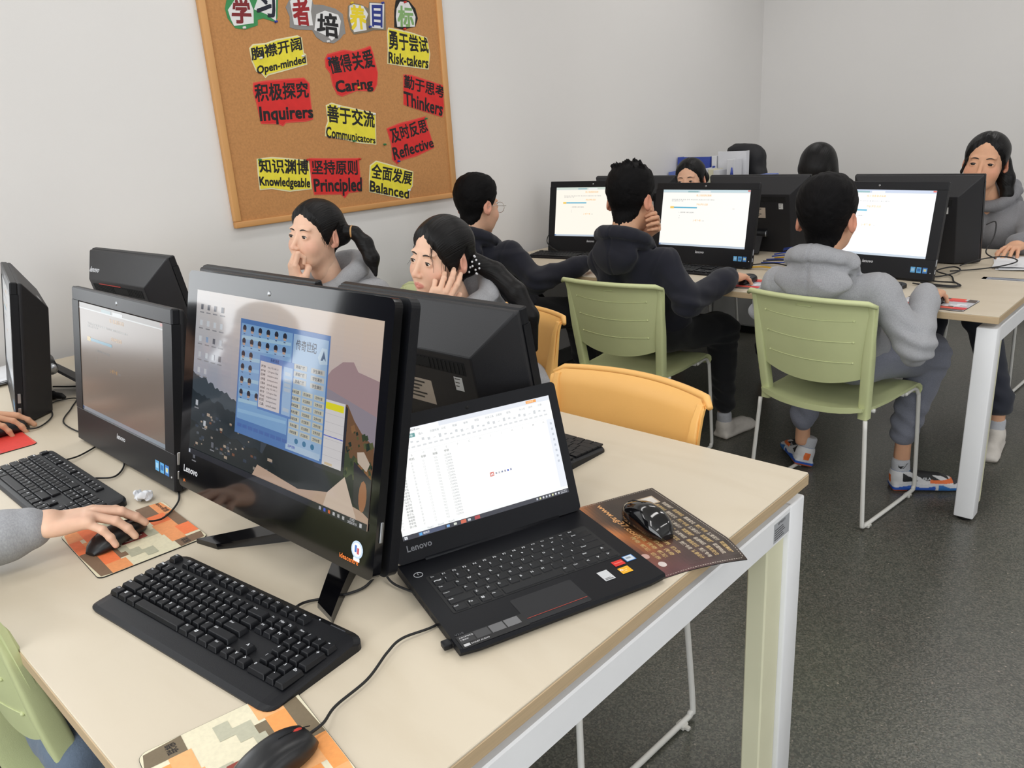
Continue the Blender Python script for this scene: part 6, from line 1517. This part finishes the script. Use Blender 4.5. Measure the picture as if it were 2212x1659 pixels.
def shoe(parent, M, kind, sock=True):
    s = SDF((-.06, -.05, -.01), (.06, .22, .14), .0026)
    s.box((0, .085, .013), (.040, .118, .013), .012); s.ell((0, .15, .02), (.041, .062, .03), .012); s.cap((0, .0, .045), (0, .13, .035), .034, .030, .02); s.cap((0, .005, .05), (0, -.0, .066), .036, .036, .02)
    s.cap((0, .0, .075), (0, -.003, .14), .030, .031, .002, sub=True); s.ell((.03, .055, .012), (.03, .03, .012), .008, sub=False) if False else None
    V, F = s.mesh(); V[:, 2] = np.maximum(V[:, 2], 0.0); x, y, z = V.T; V0 = V
    if kind == 'sport':
        C = np.tile(np.array(rgb(212, 212, 214)[:3]), (len(V), 1))
        def setc(m, c): C[m] = rgb(*c)[:3]
        w = .006 * np.sin(y * 60)
        setc((z < .034 + w) & (z > .012), (200, 202, 206)); setc((z < .022 + w * .6) & (y < .12), (34, 84, 176)); setc((z < .024 + w) & (y > .13), (40, 106, 176)); setc(z < .008, (60, 62, 68)); setc((z < .008) & (y < .02), (206, 104, 60))
        setc((z > .043) & (y > .0) & (y < .17) & (np.sin(y * 75 + z * 130) > -.45), (32, 33, 36)); setc((z > .034) & (z < .046) & (y > .10), (226, 112, 52)); setc((y < -.026) & (z > .03) & (z < .06) & (np.abs(x) < .012), (226, 112, 52)); setc((z > .080), (36, 96, 160)); setc((z > .055) & (y > .03) & (np.abs(x) < .018), (30, 30, 33))
        setc((z > .03) & (y > .185), (44, 44, 48))
    else: C = np.tile(np.array(rgb(212, 206, 198)[:3]), (len(V), 1)); C[z < .012] = rgb(196, 188, 178)[:3]
    o = soft('shoe', [(V, F, C)], mat('shoe_material', None, .6, attr=True, vary=.04, vscale=80, bump=.1, bscale=500), parent); o.matrix_local = M
    sk = SDF((-.05, -.05, .03), (.05, .06, .16), .003); sk.cap((0, .004, .05), (0, -.002, .11), .033, .033); sk.half((0, 0, .124), (0, 0, 1), .004); V, F = sk.mesh(); o2 = soft('sock', [(V, F)], m_sock, o)
    if kind == 'sport':
        for sx in (-1, 1):
            d = 1 if sx > 0 else -1
            pts = [(.026, .118), (.03, .112), (.046, .115), (.062, .128), (.046, .106), (.034, .103), (.027, .108)]
            # small tick emblem on the ankle of the sock
            P = lambda a, b_: (sx * (.0338 + .0), (a - .044) * 1.0 + 0.0, b_)
            mb = MB(); mb.add([(sx * math.sqrt(max(1e-6, .0342 ** 2 - min(.03, abs(a - .044)) ** 2)), (a - .044), b_ - .010) for a, b_ in pts], [tuple(range(7)) if sx < 0 else tuple(range(6, -1, -1))]); mb.build('tick_mark', m_ink, o2)
        g, f, asp = glyphs('FILA', .03); w, hgt = .030, .009
        for sx in (1, -1):
            me = [(sx * .0305, .075 + (a if sx > 0 else 1 - a) * w, .046 + b_ * hgt) for a, b_ in g]
            sf = lambda yy, zz: V0[np.argmin((V0[:, 1] - yy) ** 2 + (V0[:, 2] - zz) ** 2 + (V0[:, 0] * sx < .008) * 1.0), 0] + sx * .0008
            mb = MB(); mb.add([(sf(p[1], p[2]), p[1], p[2]) for p in me], f if sx > 0 else [q[::-1] for q in f]); mb.build('shoe_lettering', m_logo, o)
    return o
SK1, SK2, SK3 = rgb(232, 190, 164), rgb(214, 164, 132), rgb(222, 176, 148)
def person(label, H, ang, sc, hair, F_, N, sh, arms, pel, legs, top, trousers, skin=SK1, hands=(), gaze=(0, -1, -.15), face=True, tails=(), fat=1.0, seed=1, group=None, h=.0055, hoodx=1.0):
    t = thing('person', label, 'person', (0, 0, 0), 0, group); R = rot(*ang); M = Matrix.Translation(H) @ R @ Matrix.Scale(sc, 4)
    V, F = HEAD; parts = [(xf(V, M), F, skin_col(V, skin))]
    for hd in hands: hv, hf = hand_at(*hd[:5], **(hd[5] if len(hd) > 5 else {})); parts.append((hv, hf, hand_col(hv, skin)))
    # core under the clothes
    pl, n = np.array(pel), np.array(N); s = SDF(np.min([pl, n] + [np.array(k) for a in arms for k in a[:2]] + [np.array(k) for l in legs for k in l], 0) - .12, np.max([pl, n] + [np.array(k) for a in arms for k in a[:2]] + [np.array(k) for l in legs for k in l], 0) + .1, .011)
    ff = np.array((F_[0], F_[1], 0.0)) * .045
    s.cap(pl, n - (0, 0, .17) + ff, .055, .05, .03); s.cap(n - (0, 0, .17) + ff, n - (0, 0, .06) + ff * .5, .05, .042, .03)
    nk = np.array(M @ Vector((0, .030, -.085))); s.cap(n - (0, 0, .06) + ff * .3, nk, .047 * sc, .0455 * sc, .012)
    for q, a in zip(sh, arms): s.cap(n - (0, 0, .09), np.array(q) - (0, 0, .02), .03, .028, .02); s.cap(np.array(q) - (0, 0, .02), a[0], .028, .026, .02); s.cap(a[0], a[1], .026, .0215, .01)
    for x, (k, a) in zip((1, -1), legs): s.cap(pl, k, .055, .042, .03); s.cap(k, a, .040, .028, .02); s.cap(a, np.array(a) - (0, 0, .10), .028, .030)
    V2, F2 = s.mesh(); parts.append((V2, F2, np.tile(np.array(skin[:3]), (len(V2), 1))))
    body = soft('body', parts, m_skin, t)
    if face: eyes_and_brows(t, M, gaze, sc)
    HV, HF = hair_cap(hair); ps = [(HV, HF)]; Mi = M.inverted()
    for tl in tails:
        q = [np.array(Mi @ Vector(p)) for p, r in tl]; s = SDF(np.min(q, 0) - .06, np.max(q, 0) + .06, .0035); s.chain(q, [r / sc for p, r in tl], .012); tv, tf = s.mesh(); ps.append((tv, tf))
    if hair == 'tied_loose': ps.append(loose_strands(5, [(22, 50, .045), (50, 70, .0), (-70, -35, .03), (-75, -60, .0)], 34, .05))
    elif hair in ('tied', 'side_tail'): ps.append(loose_strands(7, [(55, 78, .005), (-78, -55, .005)], 16, .03))
    o = soft('hair', ps, m_hair_s if hair.startswith('boy') else m_hair, t); o.matrix_local = M; strand_attr(o, np.concatenate([p[0] for p in ps]), (0, .1, .02))
    gv, gf = garment_top(N, F_, sh, arms, pel, fat, seed=seed, h=h, hoodx=hoodx); soft('hoodie', [(gv, gf)], top, t)
    lv, lf = garment_legs(pel, legs, fat, f=F_, seed=seed + 5); soft('trousers', [(lv, lf)], trousers, t)
    return t, M
def tube_part(name, pts, r, m, parent, n=8): return MB().tube(pts, r, n).build(name, m, parent)
def shoe_at(parent, heel, toe, kind, roll=0.0, z=0.0):
    h_, t_ = Vector(heel), Vector(toe); d = (t_ - h_); y = d.normalized(); z_ = Vector((0, 0, 1)); z_ = (z_ - y * z_.dot(y)).normalized(); x = y.cross(z_)
    M = Matrix(((x.x, y.x, z_.x, h_.x), (x.y, y.y, z_.y, h_.y), (x.z, y.z, z_.z, h_.z), (0, 0, 0, 1))) @ Matrix.Translation((0, .035, 0)) @ Matrix.Rotation(roll, 4, 'Y'); return shoe(parent, M, kind)

# boy in grey, seen from behind at the far desk
p3, M3 = person('boy with his back to us in grey hooded sweatshirt, sweatpants and orange blue sneakers', (-.493, 1.25, 1.065), (184, -6, 0), 1.14, 'boy', (.05, 1), (-.493, 1.238, .908), ((-.325, 1.285, .835), (-.662, 1.285, .825)),
    (((-.185, 1.265, .672), (-.222, 1.455, .800)), ((-.745, 1.36, .72), (-.63, 1.56, .795))), (-.490, 1.425, .555), (((-.262, 1.72, .520), (-.297, 1.626, .225)), ((-.640, 1.72, .520), (-.680, 1.606, .215))), m_grey, m_greyt, SK2,
    hands=(((-.222, 1.470, .803), (0, 1, -.10), (0, 0, -1), -1, 'mouse'), ((-.625, 1.575, .795), (.15, 1, -.1), (0, 0, -1), 1, 'rest')), face=False, fat=1.04, seed=3, hoodx=1.15)
shoe_at(p3, (-.325, 1.60, .0), (-.125, 1.735, 0), 'sport'); shoe_at(p3, (-.655, 1.575, .012), (-.775, 1.72, .0), 'sport', .25)
# boy in navy with a hand at his chin
p2, M2 = person('boy in a navy hooded sweatshirt with spiky hair, chin resting on his hand', (-1.285, 1.262, 1.112), (187, 9, 0), 1.12, 'boy_spiky', (.05, 1), (-1.285, 1.228, .950), ((-1.130, 1.265, .880), (-1.435, 1.265, .870)),
    (((-1.005, 1.24, .735), (-.962, 1.465, .797)), ((-1.46, 1.47, .79), (-1.29, 1.35, .965))), (-1.275, 1.42, .555), (((-1.10, 1.68, .52), (-1.10, 1.72, .16)), ((-1.42, 1.68, .52), (-1.44, 1.70, .16))), m_navy, m_blackt, SK2,
    hands=(((-.960, 1.480, .800), (.08, 1, -.10), (0, 0, -1), -1, 'mouse'), ((-1.268, 1.335, .985), (.85, -.10, .50), (0, -1, .2), 1, 'chin')), face=False, fat=1.0, seed=6, hoodx=.95)
for hl, to in (((-1.10, 1.68, 0), (-1.06, 1.92, 0)), ((-1.44, 1.66, 0), (-1.47, 1.9, 0))): shoe_at(p2, hl, to, 'plain')
# boy in navy with glasses
p1, M1 = person('boy in a navy sweatshirt and round wire glasses nearest the left wall', (-2.116, 1.22, 1.081), (182, 8, 0), 1.14, 'boy', (.1, 1), (-2.115, 1.205, .925), ((-1.95, 1.25, .868), (-2.265, 1.24, .862)),
    (((-1.80, 1.25, .755), (-1.705, 1.475, .797)), ((-2.37, 1.32, .77), (-2.31, 1.53, .80))), (-2.06, 1.33, .555), (((-1.83, 1.58, .54), (-1.84, 1.66, .16)), ((-2.20, 1.66, .52), (-2.22, 1.70, .16))), m_navy, m_blackt, SK3,
    hands=(((-1.702, 1.49, .800), (.15, 1, -.10), (0, 0, -1), -1, 'rest'), ((-2.30, 1.545, .80), (.1, 1, -.1), (0, 0, -1), 1, 'rest')), gaze=(0, -1, -.2), fat=1.08, seed=8)
for hl, to in (((-1.84, 1.62, 0), (-1.80, 1.86, 0)), ((-2.22, 1.66, 0), (-2.24, 1.9, 0))): shoe_at(p1, hl, to, 'plain')
gl = thing('eyeglasses', 'thin round wire glasses on the boy in navy by the wall', 'glasses', (0, 0, 0), mw=M1.copy()); gl.matrix_world = M1
m_wire = mat('silver_wire', rgb(196, 190, 184), .25, metal=.9)
for x in (-1, 1):
    MB().tube([(x * .032 + .0235 * math.cos(k * PI / 14), -.108, .003 + .0215 * math.sin(k * PI / 14)) for k in range(28)], .0011, 6, closed=True).build('rim', m_wire, gl); MB().tube([(x * .0555, -.108, .010), (x * .074, -.098, .010), (x * .080, -.03, .008), (x * .080, .01, .004), (x * .076, .022, -.012)], .0011, 6).build('temple', m_wire, gl)
MB().tube([(-.0085, -.108, .006), (0, -.111, .009), (.0085, -.108, .006)], .0011, 6).build('bridge', m_wire, gl)
# girl with a fist at her mouth
pa, MA_ = person('girl with a black ponytail pressing a fist to her mouth in a grey sweatshirt', (-1.821, .15, 1.103), (9, -6, 3.6), 1.0, 'tied', (.1, -1), (-1.815, .215, .955), ((-1.975, .22, .88), (-1.655, .25, .885)),
    (((-2.06, .04, .76), (-1.98, -.14, .795)), ((-1.72, .02, .785), (-1.818, .042, .875))), (-1.80, .42, .55), (((-1.92, .05, .52), (-1.92, .05, .16)), ((-1.68, .05, .52), (-1.68, .05, .16))), m_grey, m_navyt, SK1,
    hands=(((-1.975, -.155, .797), (.1, -1, -.1), (0, 0, -1), -1, 'rest'), ((-1.818, .040, .940), (-.02, .0, 1), (.25, 1, 0), 1, 'fist', dict(spread=(3, 1, -2, -5), scale=1.03, thumb=[(.026, .016, -.010), (.045, .046, -.024), (.036, .068, -.040), (.014, .078, -.047)]))), gaze=(-.18, -1, -.30), seed=11,
    tails=([((-1.765, .225, 1.118), .022), ((-1.735, .250, 1.108), .021), ((-1.700, .262, 1.070), .027), ((-1.672, .262, 1.020), .026), ((-1.650, .255, .965), .006)],))
tube_part('hair_tie', [(-1.742 + .023 * math.sin(k * PI / 6) * .6, .245 - .023 * math.sin(k * PI / 6) * .8, 1.110 + .021 * math.cos(k * PI / 6)) for k in range(13)], .004, mat('tan_hair_tie', rgb(196, 150, 96), .6), pa)
# girl leaning her cheek on her hand
pb_, MB_ = person('girl resting her cheek on her palm with a beaded hair clip, grey sweatshirt', (-1.197, .163, 1.063), (0, -1, 7.5), 1.0, 'tied_loose', (0, -1), (-1.19, .235, .925), ((-1.35, .23, .86), (-1.035, .25, .87)),
    (((-1.40, .02, .77), (-1.27, -.12, .795)), ((-1.055, -.01, .785), (-1.128, .045, .880))), (-1.20, .42, .54), (((-1.32, .05, .52), (-1.32, .05, .16)), ((-1.08, .05, .52), (-1.08, .05, .16))), m_grey, m_navyt, SK1,
    hands=(((-1.265, -.135, .797), (.3, -1, -.1), (0, 0, -1), -1, 'rest'), ((-1.140, .050, .920), (.36, .36, .84), (-.80, .62, .05), 1, 'cheek', dict(spread=(4, 0, -3, -7)))), gaze=(-.25, -1, -.42), seed=14,
    tails=([((-1.150, .245, 1.05), .026), ((-1.105, .29, 1.01), .030), ((-1.04, .305, .95), .033), ((-1.00, .315, .88), .030), ((-.99, .32, .78), .012)],))
hc = MB()
for k in range(14): hc.ball((-1.128 + .012 * math.sin(k * 2.1) + .002 * k * .3, .225 + .012 * math.cos(k * 1.7), 1.012 + .0045 * k), .0035, n=8)
hc.build('hair_clip', mat('white_beads', rgb(226, 228, 232), .2), pb_)
# girl at far right, facing us
pe, ME_ = person('girl at the far right facing us in a dark grey sweatshirt behind a monitor', (-.430, 2.93, 1.123), (4, 0, 5), 1.13, 'side_tail', (-.05, -1), (-.405, 3.03, .965), ((-.565, 3.02, .88), (-.230, 3.03, .885)),
    (((-.62, 2.82, .77), (-.52, 2.66, .80)), ((-.185, 2.80, .775), (-.20, 2.66, .80))), (-.40, 3.12, .55), (((-.50, 2.62, .52), (-.50, 2.50, .16)), ((-.25, 2.40, .52), (-.115, 2.254, .19))), cloth('dark_grey_fleece', (122, 122, 126), .14), m_navyt, SK2,
    hands=(((-.515, 2.645, .802), (.1, -1, -.1), (0, 0, -1), -1, 'rest'), ((-.20, 2.645, .802), (-.1, -1, -.1), (0, 0, -1), 1, 'rest')), gaze=(-.1, -1, -.25), seed=17, fat=1.05)
shoe_at(pe, (-.118, 2.29, .0), (-.104, 2.14, 0), 'plain'); shoe_at(pe, (-.50, 2.53, 0), (-.50, 2.30, 0), 'plain')
# girl whose forehead shows above the monitors, girl with a straight fringe
pc, _ = person('girl whose forehead and parted black hair show over the monitors by the blue binders', (-1.984, 2.9, 1.05), (11, 0, -2.5), 1.06, 'tied', (0, -1), (-1.98, 2.97, .91), ((-2.13, 2.97, .83), (-1.83, 2.97, .83)),
    (((-2.17, 2.80, .76), (-2.07, 2.62, .80)), ((-1.79, 2.80, .76), (-1.89, 2.62, .80))), (-1.99, 3.02, .55), (((-2.08, 2.62, .52), (-2.08, 2.58, .16)), ((-1.88, 2.62, .52), (-1.88, 2.58, .16))), m_grey, m_navyt, SK3,
    hands=(((-2.067, 2.605, .802), (.1, -1, -.1), (0, 0, -1), -1, 'rest'), ((-1.893, 2.605, .802), (-.1, -1, -.1), (0, 0, -1), 1, 'rest')), gaze=(-.2, -1, -.3), seed=20, h=.008)
pd, _ = person('girl with a straight black fringe bowed behind the middle rear monitor', (-1.225, 2.93, 1.100), (0, 18, 0), 1.1, 'fringe', (0, -1), (-1.225, 3.02, .95), ((-1.385, 3.02, .865), (-1.065, 3.02, .865)),
    (((-1.42, 2.83, .77), (-1.33, 2.64, .80)), ((-1.03, 2.83, .77), (-1.12, 2.64, .80))), (-1.24, 3.14, .55), (((-1.34, 2.68, .52), (-1.34, 2.62, .16)), ((-1.12, 2.68, .52), (-1.12, 2.62, .16))), m_grey, m_navyt, SK3,
    hands=(((-1.327, 2.625, .802), (.1, -1, -.1), (0, 0, -1), -1, 'rest'), ((-1.123, 2.625, .802), (-.1, -1, -.1), (0, 0, -1), 1, 'rest')), seed=23, h=.008)
# person whose sleeve and hand reach in from the left
pl_, _ = person('person reaching in from the left edge, grey sleeve and hand holding a mouse', (-1.43, -1.36, 1.12), (180, 8, 0), 1.05, 'boy', (.1, 1), (-1.42, -1.42, .98), ((-1.245, -1.40, .90), (-1.585, -1.40, .90)),
    (((-1.0, -1.35, .790), (-.914, -1.094, .812)), ((-1.72, -1.30, .79), (-1.66, -1.14, .80))), (-1.41, -1.56, .55), (((-1.30, -1.18, .52), (-1.30, -1.12, .16)), ((-1.52, -1.18, .52), (-1.52, -1.12, .16))), m_grey, m_greyt, SK1,
    hands=(((-.912, -1.076, .816), (.40, .91, -.06), (.05, 0, -1), -1, 'mouse', dict(spread=(12, 2, -9, -20), scale=.98)), ((-1.655, -1.125, .80), (.05, 1, -.1), (0, 0, -1), 1, 'rest')), seed=26)
pf, _ = person('person at the far left edge of whom only fingertips on a mouse show', (-2.05, -1.50, 1.10), (180, 8, 0), 1.02, 'boy', (.1, 1), (-2.05, -1.56, .965), ((-1.88, -1.53, .885), (-2.22, -1.53, .885)),
    (((-1.83, -1.28, .785), (-1.757, -1.025, .80)), ((-2.26, -1.33, .77), (-2.18, -1.12, .80))), (-2.05, -1.62, .55), (((-1.94, -1.22, .52), (-1.94, -1.15, .16)), ((-2.16, -1.22, .52), (-2.16, -1.15, .16))), m_navy, m_blackt, SK2,
    hands=(((-1.752, -1.005, .806), (.36, .93, -.08), (0, 0, -1), -1, 'mouse', dict(spread=(11, 2, -7, -16))), ((-2.175, -1.105, .80), (.15, 1, -.1), (0, 0, -1), 1, 'rest')), seed=29, h=.008)
